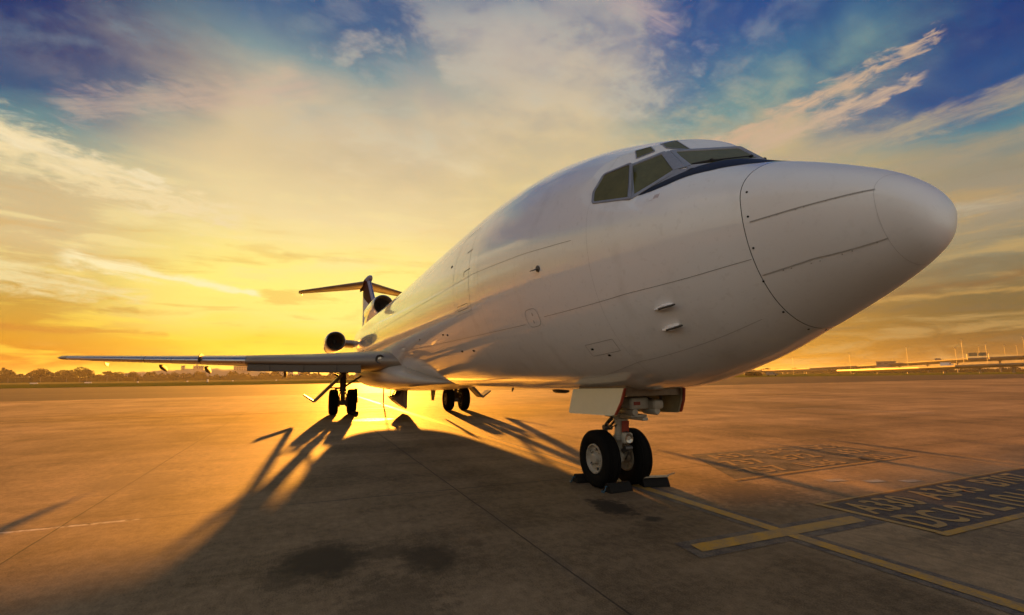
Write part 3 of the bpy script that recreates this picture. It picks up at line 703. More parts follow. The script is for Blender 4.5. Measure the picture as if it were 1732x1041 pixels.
for sg in (1, -1):
    m_ = lambda p: Vector((p[0], p[1] * sg, p[2]))
    n1 = PLN[0 if sg == 1 else 2][0]; n2 = PLN[1 if sg == 1 else 3][0]
    for q4, nn in (((CB, OB, (1.99, .80, 4.23), (1.70, .045, 4.32)), n1), ((OB, (2.42, 1.32, 3.905), (2.43, 1.285, 3.955), (2.125, .945, 4.20)), n2)):
        q4 = [m_(p) for p in q4]; up_ = Vector((0, 0, 1)); dn = (q4[0] + q4[1] - q4[2] - q4[3]).normalized()
        q4[0] += dn * (.03 if nn is n1 else .09); q4[1] += dn * (.07 if nn is n1 else .03)
        mb = MB(); mb.rings([[p - nn * .03 for p in q4], [p + nn * .0095 for p in q4]]); part(mb, 'window_sill', FRAME, fus)

# probes
def vane(p, sg):
    q = on_skin((p[0], p[1] * sg, p[2])); n = skin_normal(q); mb = MB()
    mb.lathe(q, n, [(-.01, .05), (.012, .05), (.016, .03), (.03, .02), (.03, 0)], 16)
    mb.rings([[q + n * h + Vector((x0 + w_ * .5 * u, 0, -.02 * h / .1 + t_ * v)) for u, v in ((-1, 0), (0, 1), (1, 0), (0, -1))] for h, x0, w_, t_ in ((.02, 0, .05, .012), (.11, .06, .045, .006))])
    part(mb, 'angle_vane', DMETAL, air)
def pitot(p, sg):
    q = on_skin((p[0], p[1] * sg, p[2])); n = skin_normal(q); t = (Vector((-1, 0, 0)) + n * n.x).normalized(); u = n.cross(t).normalized(); mb = MB()
    # swept blade standing off the skin
    rs = []
    for h, c0, ch in ((-.01, .0, .27), (.02, .0, .25), (.05, .015, .20), (.07, .04, .14)):
        rs.append([q + n * h + t * (c0 - ch / 2 + ch * a) + u * (.022 * b) for a, b in ((0, 0), (.2, .7), (.5, 1), (.8, .8), (1, 0), (.8, -.8), (.5, -1), (.2, -.7))])
    mb.rings(rs); o = part(mb, 'pitot_probe', WHITE, air, smooth=30)
    m2 = MB(); m2.tube([q + n * .062 - t * .03, q + n * .066 + t * .14, q + n * .066 + t * .19], [.014, .013, .009], 10); part(m2, 'probe_tube', DMETAL, o)
for sg in (1, -1):
    vane((4.185, 1.741, 3.375), sg); pitot((2.20, 1.12, 2.595), sg); pitot((2.25, .99, 2.375), sg)
# belly aerials
for (s, l, h) in ((9.3, .16, .10),):
    mb = MB(); mb.rings([[Vector((s + x + sw, y, 1.52 - k)) for x, y in ((-l / 2 * f, 0), (0, .012), (l / 2 * f, 0), (0, -.012))] for k, f, sw in ((0, 1, 0), (h, .55, .06))]); part(mb, 'blade_aerial', DMETAL)
mb = MB(); mb.rings([[Vector((6.8 + x * f, y * f, 1.53 - k)) for x, y in [(.32 * math.cos(a), .12 * math.sin(a)) for a in np.linspace(0, 6.283, 24)[:-1]]] for k, f in ((0, 1), (.05, .9), (.075, .6))]); part(mb, 'beacon_fairing', DMETAL, air, 40)

# wing-to-body fairing
def sup(s, hw, zb, zt, n=2.6, N=64):
    out = []
    for k in range(N):
        a = 2 * math.pi * k / N; c, q = math.cos(a), math.sin(a)
        out.append((s, hw * math.copysign(abs(c)**(2 / n), c), (zb + zt) / 2 + (zt - zb) / 2 * math.copysign(abs(q)**(2 / n), q)))
    return out
FS = np.array([12.6, 14, 15.5, 17, 18.5, 20, 22, 26, 29, 31.5]); FH = [.5, 1.2, 1.62, 1.86, 1.98, 2.06, 2.10, 2.08, 1.9, 1.2]; FB = [1.56, 1.46, 1.37, 1.29, 1.23, 1.19, 1.17, 1.18, 1.35, 1.9]; FT = [1.70, 1.86, 2.1, 2.38, 2.65, 2.8, 2.9, 2.9, 2.8, 2.5]
mb = MB(); ssf = np.linspace(12.6, 31.5, 70)
mb.rings([sup(s, float(pchip(FS, FH, s)), float(pchip(FS, FB, s)), float(pchip(FS, FT, s)), 2.7) for s in ssf]); part(mb, 'wing_body_fairing', FAIRP, air, 35)

# wings
def foil(n=26):
    xs = [(1 - math.cos(math.pi * i / n)) / 2 for i in range(n + 1)]
    yt = lambda x: 5 * (.2969 * math.sqrt(x) - .126 * x - .3516 * x * x + .2843 * x**3 - .1036 * x**4)
    up = [(x, yt(x), 1) for x in reversed(xs)]; lo = [(x, yt(x), -1) for x in xs[1:-1]]
    return up + lo
FO = foil()
def wing_loft(secs, span='y', cam_=.015):
    rs = []
    for (p, le, ch, z, tc_, tw) in secs:
        r_ = []
        for x, t, sd in FO:
            h = (t * sd * tc_ + cam_ * (1 - (2 * x - 1)**2) ) * ch - tw * x * ch
            r_.append((le + x * ch, p, z + h) if span == 'y' else (le + x * ch, z + h, p))
        rs.append(r_)
    return MB().rings(rs)
WS = [(1.0, 16.4, 9.6, 2.36, .105, .020), (2.1, 17.5, 8.3, 2.42, .105, .020), (4.5, 19.5, 6.6, 2.46, .10, .015), (6.95, 21.45, 5.2, 2.54, .095, .01), (11, 25.05, 3.9, 2.70, .09, .0), (16.1, 29.6, 2.3, 2.93, .09, -.01), (16.35, 30.1, 1.7, 2.95, .05, -.01)]
def wing_at(y):
    ys = [w[0] for w in WS]; return [float(np.interp(y, ys, [w[i] for w in WS])) for i in range(1, 6)]
for sg in (1, -1):
    lab = None
    base = wing_loft(WS)
    def M(mb): return mb if sg == 1 else mb.mirror()
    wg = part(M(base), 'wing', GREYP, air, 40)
    # leading edge slats and the drooped inboard flap
    for (y0, y1) in ((7.1, 9.0), (9.05, 11.6), (11.65, 15.7)):
        rs = []
        for y in np.linspace(y0, y1, 6):
            le, ch, z, tc_, tw = wing_at(y); c2 = .13 * ch
            r_ = []
            for x, t, sd in [q for q in FO if q[0] < .13]: r_.append((le + x * ch - .012, y, z + (t * sd * tc_ + .015 * (1 - (2 * x - 1)**2)) * ch * 1.04))
            rs.append(r_)
        part(M(MB().rings(rs, cap=False, closed=False)), 'slat', METAL, wg, 40)
    rs = []
    for y in np.linspace(2.75, 7.0, 8):
        le, ch, z, tc_, tw = wing_at(y); d = .40 - .03 * (y - 2.75) / 4.3
        rs.append([(le + .32, y, z - .12), (le + .10, y, z - .14), (le - .02, y, z - d * .8), (le - .03, y, z - d - .03), (le + .03, y, z - d - .05), (le + .07, y, z - d * .8), (le + .2, y, z - .2)])
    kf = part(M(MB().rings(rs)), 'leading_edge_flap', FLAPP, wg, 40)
    for y in (3.6, 4.8, 6.1): le, ch, z, tc_, tw = wing_at(y); part(M(MB().box((le - .027, y, z - .27), (.02, .015, .26))), 'hinge_line', SEAM, kf)
    # trailing edge flaps, as slightly drooped panels with a dark gap ahead of them
    for (y0, y1) in ((2.4, 6.6), (7.0, 11.2), (12.0, 15.4)):
        rs = []
        for y in (y0, (y0 + y1) / 2, y1):
            le, ch, z, tc_, tw = wing_at(y); x0 = le + ch * .80; L = ch * .23; zz = z - tw * ch * .8
            rs.append([(x0, y, zz + .02), (x0 + L * .3, y, zz + .045), (x0 + L, y, zz - .08), (x0 + L * .3, y, zz - .06)])
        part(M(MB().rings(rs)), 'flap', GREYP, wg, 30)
    for (y, l, h) in ((5.6, 1.8, .40), (9.2, 1.5, .30), (11.4, 1.4, .27)):
        le, ch, z, tc_, tw = wing_at(y); s0 = le + ch * .52; mb = MB()
        rs = [[(s0 + l * 1.25 * f, y + .085 * g * math.cos(a), z - .06 * ch * .9 - dz + h * .5 * g * math.sin(a)) for a in np.linspace(0, 6.283, 15)[:-1]] for f, g, dz in ((0, .08, .0), (.15, .6, .05), (.4, 1, .10), (.7, .95, .16), (.92, .6, .24), (1.0, .1, .30))]
        mb.rings(rs); part(M(mb), 'flap_track_fairing', FLAPP, wg, 40)
    y = 9.05; le, ch, z, tc_, tw = wing_at(y)
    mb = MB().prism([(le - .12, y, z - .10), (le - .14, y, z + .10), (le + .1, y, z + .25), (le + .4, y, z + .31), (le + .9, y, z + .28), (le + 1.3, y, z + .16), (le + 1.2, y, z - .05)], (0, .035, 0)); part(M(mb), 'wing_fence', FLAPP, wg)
    mb = MB().prism([(30.9, 14.6, 2.72), (31.5, 14.6, 2.70), (31.45, 14.6, 2.55), (31.1, 14.6, 2.60)], (0, .05, 0)); part(M(mb), 'hinge_fairing', GREYP, wg)
    # landing light in the wing root
    mb = MB(); c = Vector((17.56, 2.10, 2.50)); ax = Vector((-.93, .30, .06)).normalized()
    mb.lathe(c, ax, [(-.12, .17), (.03, .175), (.045, .165), (.01, .13), (-.02, .10)], 28); lo = part(M(mb), 'landing_light', DMETAL, wg, 30)
    mb = MB(); mb.lathe(c, ax, [(.0, .10), (.02, .08), (.03, .04), (.032, 0)], 24); part(M(mb), 'lamp_lens', LENS, lo, 30)
    mb = MB(); mb.box((17.3, 2.03, 2.22), (.5, .05, .3)); 

# tail: intake, fin, bullet, tailplanes
def nacelle(c, name, L=7.0, r=.64, parent=None, m_=WHITE):
    mb = MB(); k = r / .64
    mb.lathe(c, (1, 0, 0), [(1.5, .44 * k), (1.0, .50 * k), (.35, .525 * k), (.08, .55 * k), (0, .575 * k), (.03, .60 * k), (.12, .625 * k), (.5, .655 * k), (1.4, .675 * k), (3.5, .66 * k), (5.5, .60 * k), (L, .50 * k), (L + .02, .46 * k), (L - .4, .44 * k)], 48)
    o = part(mb, name, m_, parent or air, 35)
    m2 = MB(); m2.lathe(c, (1, 0, 0), [(.10, .546 * k), (.035, .556 * k), (-.008, .577 * k), (.03, .606 * k), (.13, .632 * k)], 48); part(m2, 'intake_lip', METAL, o, 40)
    m3 = MB(); m3.lathe(c, (1, 0, 0), [(.09, .545 * k), (.4, .52 * k), (1.0, .50 * k), (1.0, .15 * k)], 48); part(m3, 'intake_duct', HOLE, o, 40)
    m4 = MB(); cc = Vector(c)
    for i in range(24):
        a = i * math.pi / 12; u = Vector((0, math.cos(a), math.sin(a))); v = Vector((0, -math.sin(a), math.cos(a)))
        m4.add([cc + u * .12 * k + v * -.03 + Vector((.92, 0, 0)), cc + u * .12 * k + v * .03 + Vector((.97, 0, 0)), cc + u * .49 * k + v * .05 + Vector((.98, 0, 0)), cc + u * .49 * k - v * .05 + Vector((.88, 0, 0))], [(0, 1, 2, 3)])
    m4.lathe(c, (1, 0, 0), [(.62, 0), (.66, .05 * k), (.78, .11 * k), (.95, .15 * k)], 24); part(m4, 'fan', FAN, o, 40)
    return o
for sg in (1, -1):
    n = nacelle((31.6, 2.93 * sg, 4.12), 'engine_nacelle')
    pl_ = wing_loft([(1.3, 32.6, 5.2, 4.02, .10, 0), (2.5, 32.7, 5.0, 4.10, .10, 0)]); part(pl_ if sg == 1 else pl_.mirror(), 'engine_pylon', GREYP, air, 40)
ci = nacelle((31.5, 0, 6.60), 'centre_engine_intake', L=2.2, r=.70)
mb = MB(); rs = []
for s, zc, ry, rz in ((32.2, 6.60, .71, .71), (33.5, 6.58, .72, .76), (35, 6.48, .68, .82), (37, 6.25, .56, .9), (39.5, 5.9, .36, .85), (42.5, 5.4, .15, .5)):
    rs.append([(s, ry * math.cos(a), zc + rz * math.sin(a)) for a in np.linspace(0, 6.2832, 41)[:-1]])
mb.rings(rs, cap=False); part(mb, 'intake_cowl', WHITE, air, 40)
mb = MB(); mb.rings([[(s0, -w, z), (s0, w, z), (s1, w, z), (s1, -w, z)] for z, w, s0, s1 in ((5.5, .42, 32.3, 39), (5.75, .36, 32.1, 38.5), (6.1, .30, 31.95, 38))]); part(mb, 'intake_pedestal', WHITE, air)
FZ = [(5.6, 33.6, 10.0, 0, .05, 0), (7.0, 35.0, 8.6, 0, .055, 0), (8.4, 37.2, 6.8, 0, .06, 0), (9.75, 39.4, 5.0, 0, .07, 0)]
fin = part(wing_loft(FZ, 'z', 0.0), 'tail_fin', FINM, air, 40)
mb = MB(); mb.rings([[(43.35 + (z - 6) * .22 * 0 + a, w, z) for a, w in ((0, -.05), (0, .05), (1.0, .015), (1.0, -.015))] for z in (6.2, 9.5)]); part(mb, 'rudder', WHITE, fin)
mb = MB(); mb.lathe((38.7, 0, 9.88), (1, 0, 0), [(0, .0), (.06, .08), (.3, .17), (.9, .25), (2.2, .30), (4.5, .28), (6.6, .16), (8.0, .02)], 32); part(mb, 'tail_bullet', FINM, air, 40)
for sg in (1, -1):
    t_ = wing_loft([(.1, 41.3, 4.2, 9.90, .09, 0), (5.2, 46.3, 1.9, 9.66, .09, 0), (5.4, 46.6, 1.5, 9.66, .04, 0)], cam_=0)
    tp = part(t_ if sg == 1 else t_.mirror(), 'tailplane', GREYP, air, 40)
    mb = MB().box((48.0, 5.15 * sg, 9.58), (.8, .1, .16), bev=.03); part(mb, 'balance_weight', GREYP, tp)
mb = MB(); mb.lathe((42.6, 0, 4.25), (1, 0, 0), [(0, .52), (1.6, .50), (1.62, .46), (1.0, .44)], 40); part(mb, 'exhaust', METAL, air, 40)

# ------------------------------------------------------------------ landing gear
def wheel(c, r, w, outer, hubr, parent, name):
    """one wheel: tyre, rim; axis along y; outer = +1/-1 the side the hub faces"""
    root = bpy.data.objects.new(name, None); COL.objects.link(root); root.parent = parent; root.matrix_parent_inverse = INV; root.location = c
    t = MB(); hw = w / 2; q = r - hubr
    P_ = [(-hw * .62, hubr), (-hw * .80, hubr + .02), (-hw * .97, hubr + q * .35), (-hw, hubr + q * .55), (-hw * .985, hubr + q * .68), (-hw * .93, hubr + q * .82), (-hw * .82, hubr + q * .91), (-hw * .68, r - q * .045)]
    tr = []
    for g in (-.62, -.36, -.10, .10, .36, .62):
        tr += [(hw * (g - .03), r - .004), (hw * (g - .02), r - .012), (hw * (g + .02), r - .012), (hw * (g + .03), r - .004)] if abs(g) != .10 else [(hw * g, r)]
    P_ += [(hw * x / hw if False else x, y) for x, y in tr] + [(-a, b) for a, b in reversed(P_)]
    t.lathe((0, 0, 0), (0, 1, 0), P_, 56); 
    for i, v in enumerate(t.v):     # flat spot where it stands
        if v[2] < -r + .018: t.v[i] = (v[0], v[1] * 1.04, -r + .018)
    to = t.build('tyre', TYRE, root, 35)
    k = MB()
    for o in (1, -1):
        k.lathe((0, 0, 0), (0, o, 0), [(hw * .62, hubr * 1.02), (hw * .80, hubr * 1.0), (hw * .82, hubr * .93), (hw * .62, hubr * .86), (hw * .50, hubr * .80), (hw * .42, hubr * .55), (hw * .46, hubr * .42), (hw * .80, hubr * .34), (hw * .86, hubr * .28), (hw * .86, 0)], 40)
        for i in range(8):
            a = i * math.pi / 4; k.lathe((hubr * .62 * math.cos(a), o * hw * .44, hubr * .62 * math.sin(a)), (0, o, 0), [(0, .016), (.03, .016), (.03, 0)], 8)
    k.build('rim', RIM, root, 30)
    for i in range(5):
        h = MB(); a = (i + .5) * math.pi / 2.5; h.lathe((hubr * .70 * math.cos(a), outer * hw * .50, hubr * .70 * math.sin(a)), (0, outer, 0), [(.0, .026 * hubr / .23), (.006, .026 * hubr / .23), (.007, 0)], 12)
        h.build('vent_hole', SEAM, root)
    return root
NS = 4.95
for sg in (1, -1): wheel((NS, .305 * sg, .455), .46, .285, sg, .235, air, 'nose_wheel')
# nose leg
mb = MB(); mb.tube([(4.80, 0, .78), (4.72, 0, 1.62)], .085, 20); mb.tube([(4.88, 0, .40), (4.80, 0, .80)], .055, 16)
mb.tube([(4.80, 0, .76), (4.795, 0, .82)], .11, 20); mb.tube([(4.76, 0, 1.06), (4.755, 0, 1.11)], .12, 20)
mb.tube([(4.93, -.30, .455), (4.93, .30, .455)], .045, 14); mb.box((4.90, 0, .46), (.16, .2, .16), bev=.03)
leg = part(mb, 'nose_gear_leg', CREAM, air, 40)
mb = MB(); mb.prism([(4.645, -.066, .89), (4.645, .066, .89), (4.625, .066, 1.07), (4.625, -.066, 1.07)], (-.012, 0, 0)); part(mb, 'leg_placard', RED, leg)
mb = MB()
for i, (y, z, w_, h_) in enumerate(((-.02, .96, .04, .014), (-.02, .93, .045, .014), (-.02, .90, .04, .014), (.03, .94, .012, .06), (-.045, .915, .01, .05))): mb.box((4.628, y, z - .06), (.01, w_, h_))
part(mb, 'leg_stencil', SEAM, leg)
mb = MB()
mb.box((4.62, 0, 1.135), (1.05, .10, .05), bev=.01); mb.box((4.4, .0, 1.17), (.3, .3, .04), bev=.01)
part(mb, 'steering_beam', CREAM, leg, 30)
mb = MB(); mb.box((4.32, .02, 1.37), (.26, .36, .19), bev=.04); mb.box((4.16, -.24, 1.35), (.2, .2, .15), bev=.04); sb = part(mb, 'steering_box', CREAM, leg, 40)
mb = MB().box((4.184, .08, 1.37), (.008, .12, .055)); part(mb, 'red_label', RED, sb)
mb = MB()
for (y, s, z) in ((.10, 4.35, 1.235), (-.22, 4.22, 1.25)):
    mb.lathe((s - .14, y, z), (1, 0, 0), [(0, 0), (0, .05), (.02, .062), (.3, .062), (.34, .04), (.6, .03), (.6, 0)], 20)
part(mb, 'steering_actuator', CREAM, leg, 40)
mb = MB(); mb.tube([(4.92, .03, 1.12), (5.12, .04, .98), (5.16, .04, .90), (5.02, .02, .62)], [.035, .03, .035, .03], 10); mb.tube([(4.88, -.04, 1.10), (5.06, -.03, .98), (5.13, -.03, .90)], .022, 8); mb.lathe((5.15, -.08, .92), (0, 1, 0), [(0, 0), (0, .045), (.16, .045), (.16, 0)], 14)
mb.tube([(4.74, .09, 1.0), (4.84, .14, .95), (4.95, .12, .98), (5.05, .06, 1.05)], .010, 8); mb.tube([(4.72, -.09, 1.0), (4.62, -.13, .8), (4.75, -.1, .6), (4.88, -.09, .5)], .012, 8)
part(mb, 'torque_link', DMETAL, leg, 40)
mb = MB(); mb.box((4.60, -.005, .80), (.10, .17, .17), bev=.03); mb.tube([(4.66, -.0, .80), (4.78, 0, .82)], .03, 8); tl = part(mb, 'taxi_light', CREAM, leg, 40)
mb = MB(); mb.lathe((4.548, -.005, .80), (-1, 0, 0), [(0, .075), (.012, .072), (.006, .05), (-.01, .02), (-.012, 0)], 24); part(mb, 'lamp_lens', LENS, tl, 30)
mb = MB(); mb.tube([(4.66, -.02, .70), (4.60, -.03, .58), (4.70, -.03, .45)], .014, 8); mb.lathe((4.60, -.08, .64), (0, 1, 0), [(0, 0), (0, .04), (.13, .04), (.13, 0)], 12); mb.box((4.68, 0, .60), (.06, .09, .05), bev=.01); part(mb, 'hydraulic_line', DMETAL, leg)
# wheel well
mb = MB(); mb.box((4.55, 0, 1.62), (1.35, 1.0, .24)); part(mb, 'nose_wheel_well', HOLE, air)
# nose gear doors
for sg, y0 in ((1, .56), (-1, -.50)):
    P_ = [(5.28, 0, 1.58), (5.34, .06 * sg, 1.20), (5.30, .065 * sg, 1.175), (4.05, .065 * sg, 1.215), (3.97, .06 * sg, 1.235), (3.86, .03 * sg, 1.42), (3.80, 0, 1.62)]
    P_ = [(a, b + y0, c) for a, b, c in P_]
    d = part(MB().prism(P_, (0, .022 * sg, 0)), 'nose_gear_door', BEIGE)
    inner = [Vector(p) for p in P_]; c = sum(inner, Vector()) / len(inner)
    part(MB().prism([c + (p - c) * .93 + Vector((0, -.010 * sg, 0)) for p in inner], (0, .008 * sg, 0)), 'inner_skin', PRIMER, d)
    m2 = MB(); Q_ = [(3.97, .06 * sg + y0, 1.235), (3.86, .03 * sg + y0, 1.42), (3.80, y0, 1.62)]
    m2.rings([[Vector(q) + Vector((a, b * sg, 0)) for a, b in ((-.022, -.008), (-.022, .03), (.002, .03), (.002, -.008))] for q in Q_]); part(m2, 'red_door_edge', RED, d)
    m3 = MB()
    for s in (4.3, 4.8): m3.box((s, y0 - .03 * sg, 1.42), (.03, .03, .3))
    m3.tube([(4.5, y0 - .04 * sg, 1.40), (4.6, y0 - .28 * sg, 1.5)], .015, 8); part(m3, 'door_rib', DMETAL, d)
# main gear
MS = 24.22
for sg in (1, -1):
    yc = 2.93
    for dy_ in (-.43, .43): wheel((MS, (yc + dy_) * sg, .605), .622, .42, 1 if dy_ * sg > 0 else -1, .30, air, 'main_wheel')
    def M(mb): return mb if sg == 1 else mb.mirror()
    mb = MB(); mb.tube([(MS, yc, .60), (MS + .05, yc, 1.25)], .10, 18); mb.tube([(MS + .05, yc, 1.15), (MS + .12, yc, 2.5)], .15, 20)
    mb.tube([(MS, yc - .45, .605), (MS, yc + .45, .605)], .075, 16); mb.box((MS, yc, .55), (.34, .30, .22), bev=.05); mb.tube([(MS + .05, yc, 1.12), (MS + .06, yc, 1.2)], .18, 18)
    ml_ = part(M(mb), 'main_gear_leg', DMETAL, air, 40)
    mb = MB(); mb.tube([(MS + .05, yc - .08, 1.35), (MS, yc - .95, 1.92), (MS, 1.5, 2.0)], [.055, .05, .06], 10); mb.tube([(MS + .05, yc + .05, 1.28), (MS, yc + .38, 1.24)], .03, 8); mb.tube([(MS + .1, yc + .1, 1.75), (MS + .4, yc + .4, 2.0)], .05, 8)
    mb.tube([(MS - .1, yc - .1, 1.05), (MS - .3, yc - .06, .9), (MS - .15, yc - .05, .65)], .04, 8); mb.tube([(MS - .1, yc + .1, 1.05), (MS - .3, yc + .06, .9), (MS - .15, yc + .05, .65)], .04, 8)
    part(M(mb), 'side_brace', DMETAL, ml_, 40)
    mb = MB()
    for dy_ in (-.24, -.16, .16, .24): mb.lathe((MS, yc + dy_, .605), (0, 1, 0), [(-.03, 0), (-.03, .24), (.03, .24), (.03, 0)], 20)
    for dy_ in (-.2, .2): mb.tube([(MS - .15, yc + dy_, .8), (MS - .1, yc + dy_ * .6, 1.1)], .025, 8)
    part(M(mb), 'brake_pack', DMETAL, ml_, 40)
    # V-shaped strut door
    d_ = MB(); a0, a1 = MS - .55, MS + .25
    d_.rings([[(s, 3.05, 2.0), (s, 4.22, .80), (s, 4.30, .74), (s, 4.72, 1.02), (s, 4.76, .97), (s, 4.31, .63), (s, 4.18, .66), (s, 2.96, 1.88)] for s in (a0, a1)]); part(M(d_), 'strut_door', GREYP, air)
    mb = MB().tube([(MS + .05, yc + .1, 1.3), (MS, 3.7, 1.3)], .03, 8); part(M(mb), 'door_rod', DMETAL, ml_)
    # thin outboard edge of the wheel bay door
    yd = 2.22 if sg == 1 else 1.6
    mb = MB().prism([(MS - .5, yd + .06, 1.25), (MS - .35, yd, .55), (MS + .15, yd, .55), (MS + .6, yd + .06, 1.25)], (0, .03, 0)); part(M(mb), 'wheel_bay_door_edge', DMETAL)
# open wheel bay door near the keel
rs = []
for t in np.linspace(0, 1, 9):
    y = .62 - .70 * t**1.3; z = .80 - .60 * t
    rs.append([(23.3 + .1 * t, y, z), (25.0 - .1 * t, y, z), (25.0 - .1 * t, y - .03, z - .03), (23.3 + .1 * t, y - .03, z - .03)])
kd = part(MB().rings(rs), 'keel_door', GREYP, air, 40)
mb = MB(); mb.prism([(23.25, -.12, 1.25), (25.1, -.12, 1.25), (24.9, -.10, .22), (23.4, -.10, .20)], (0, .045, 0)); part(mb, 'door_panel', DMETAL, kd)
for s_ in (23.3, 24.9):
    part(MB().prism([(s_, -.10, 1.2), (s_, -.10, .24), (s_, .05, .30), (s_, .42, .55), (s_, .60, .82), (s_, .25, .86), (s_, .14, 1.2)], (.05, 0, 0)), 'door_rib', GREYP, kd)
mb = MB(); mb.tube([(24.0, .32, 1.22), (24.0, .56, .82)], .03, 8); mb.tube([(24.0, .60, 1.22), (24.0, .62, .82)], .02, 8); mb.tube([(24.4, -.1, 1.1), (24.4, .5, .8)], .03, 8); part(mb, 'door_strut', DMETAL, kd)
mb = MB(); mb.rings([[(23.28, y, z), (23.28, y2, z2), (23.25, y2, z2), (23.25, y, z)] for y, z, y2, z2 in ((.05, 1.2, -.1, 1.2), (.12, .7, -.1, .7), (0, .3, -.1, .3))]); part(mb, 'door_lining', PRIMER, kd)

# ------------------------------------------------------------------ things under and around the aeroplane
t = empty('tail_stand', (32.5, -.30, 0), 'thin dark tail support pole standing on the apron under the belly behind the main wheels', 'pole')
m = MB(); m.tube([(0, 0, .05), (0, 0, 1.2)], .045, 10); m.tube([(0, 0, 1.1), (0, 0, 2.02)], .032, 10); m.build('pole', DMETAL, t, 40)
m = MB(); m.lathe((0, 0, 0), (0, 0, 1), [(0, 0), (0, .24), (.03, .24), (.06, .08), (.06, 0)], 20); m.build('base_plate', DMETAL, t, 30)
def chock(loc, rz, L, label, board=False, rope=True, h=.135):
    t = empty('wheel_chock', loc, label, 'wheel chock', 'wheel chocks at the tyres'); t.rotation_euler = (0, 0, rz)
    m = MB(); w = .105
    P_ = [(-w, 0), (-w, .03), (-.045, h - .015), (-.02, h), (.02, h), (.045, h - .015), (w, .03), (w, 0)]
    m.rings([[(x, -L / 2, z) for x, z in P_], [(x, -L / 2 + .015, z * 1.0) for x, z in P_], [(x, L / 2, z) for x, z in P_]]); b_ = m.build('block', CHOCK, t, 30)
    if rope:
        m = MB(); m.tube([(.0, L / 2 - .01, .09), (-.03, L / 2 + .05, .10), (-.05, L / 2 + .08, .05), (-.03, L / 2 + .09, .015), (.06, L / 2 + .07, .012), (.07, L / 2 + .02, .012)], .010, 8); m.build('rope', BLUE, t, 40)
    if board:
        m = MB(); m.box((-.02, 0, h + .02), (.09, L * 1.02, .022), bev=.004); m.tube([(-.02, -L / 2, h + .03), (-.05, -L / 2 - .12, h + .07)], .01, 8); m.build('handle_bar', WOODP, t)
    return t
chock((4.58, .22, 0), R_(4), .42, 'black rubber chock in front of the near nose wheel, with blue rope at its end')
chock((5.42, .32, 0), R_(-6), .36, 'black rubber chock wedged behind the near nose wheel')
chock((4.62, -.52, 0), R_(-14), .44, 'black chock with a pale bar on top in front of the far nose wheel', board=True, rope=False)
chock((23.52, 2.40, 0), R_(3), .34, 'small dark chock in front of the inner wheel of the near main landing gear', rope=False, h=.16)

# ------------------------------------------------------------------ distance: left side woodland, hill, buildings
def leafy(mb, c, rx, rz, n, leaf, seed=0):
    rs_ = np.random.RandomState(seed)
    for i in range(n):
        d = rs_.normal(size=3); d /= np.linalg.norm(d); r = rs_.uniform(.55, 1.0)**.5
        lump = 1 + .25 * math.sin(d[0] * 5 + seed) * math.sin(d[2] * 4 + seed * 2) 
        p = Vector((c[0] + d[0] * rx * r * lump, c[1] + d[1] * rx * r * lump, c[2] + d[2] * rz * r * lump))
        a = Vector(rs_.normal(size=3)).normalized() * leaf; b = Vector(rs_.normal(size=3)).normalized() * leaf
        mb.add([p - a, p + b, p + a, p - b], [(0, 1, 2, 3)])
def tree(azd, dist, h, w, label, m_=LEAF, seed=1, flat=1.0, name='tree'):
    p = polar(azd, dist); t = empty(name, p, label, 'tree', 'trees along the far side of the airfield')
    m = MB(); m.tube([(0, 0, -.2), (.1, .05, h * .35), (.0, .1, h * .7)], [h * .035, h * .025, h * .01], 8)
    for k in range(4): a = k * 1.6 + seed; m.tube([(0, .05, h * (.3 + .08 * k)), (math.cos(a) * w * .3, math.sin(a) * w * .3, h * (.5 + .08 * k))], [h * .015, h * .006], 6)
    m.build('trunk', BARK, t)
    c_ = MB(); rs_ = np.random.RandomState(seed + 50)
    for k in range(7):
        a = rs_.uniform(0, 6.28); rr = rs_.uniform(.0, .32) * w; zz = h * rs_.uniform(.42, .80) * (1 if flat == 1 else 1)
        if flat != 1: zz = h * rs_.uniform(.75, .9)
        leafy(c_, (math.cos(a) * rr, math.sin(a) * rr, zz), w * .26, h * .2 * flat, 190, h * .035, seed * 9 + k)
    c_.build('crown', m_, t)
    return t
def belt(name, a0, a1, dist, depth, hfun, m_, n, leaf, label, seed=3):
    """a far wood that reads as one mass"""
    rs_ = np.random.RandomState(seed); mb = MB(); NSEG = 160
    rows = []
    for i in range(NSEG + 1):
        a = a0 + (a1 - a0) * i / NSEG; h = hfun(a) * .8
        rows.append([polar(a, dist, -.1), polar(a, dist, h * .85), polar(a, dist + depth * .5, h), polar(a, dist + depth, h * .8), polar(a, dist + depth, -.1)])
    mb.rings(rows, cap=False, closed=False)
    for i in range(n):
        a = rs_.uniform(a0, a1); d = dist + rs_.uniform(-3, depth * .6); h = hfun(a); z = h * rs_.uniform(0.05, 1.05) if rs_.rand() < .6 else h * rs_.uniform(.75, 1.12)
        p = polar(a, d, z); u = Vector(rs_.normal(size=3)).normalized() * leaf; v = Vector(rs_.normal(size=3)).normalized() * leaf
        mb.add([p - u, p + v, p + u, p - v], [(0, 1, 2, 3)])
    o = mb.build(name, m_); return tag(o, label, 'woodland', kind='stuff')
def hL(a): return 7.5 + 2.2 * math.sin(a * 1.3) + 1.6 * math.sin(a * 3.7 + 1) + .9 * math.sin(a * 9.1)
belt('far_woodland', -75, 10, 620, 60, lambda a: max(3.0, (7.8 if a < -20 else 5.4) + 2.0 * math.sin(a * 1.9 + .5) + 1.4 * math.sin(a * 4.7) + .8 * math.sin(a * 11.3)), LEAF, 15000, 1.3, 'low scrubby wood along the far edge of the airfield')
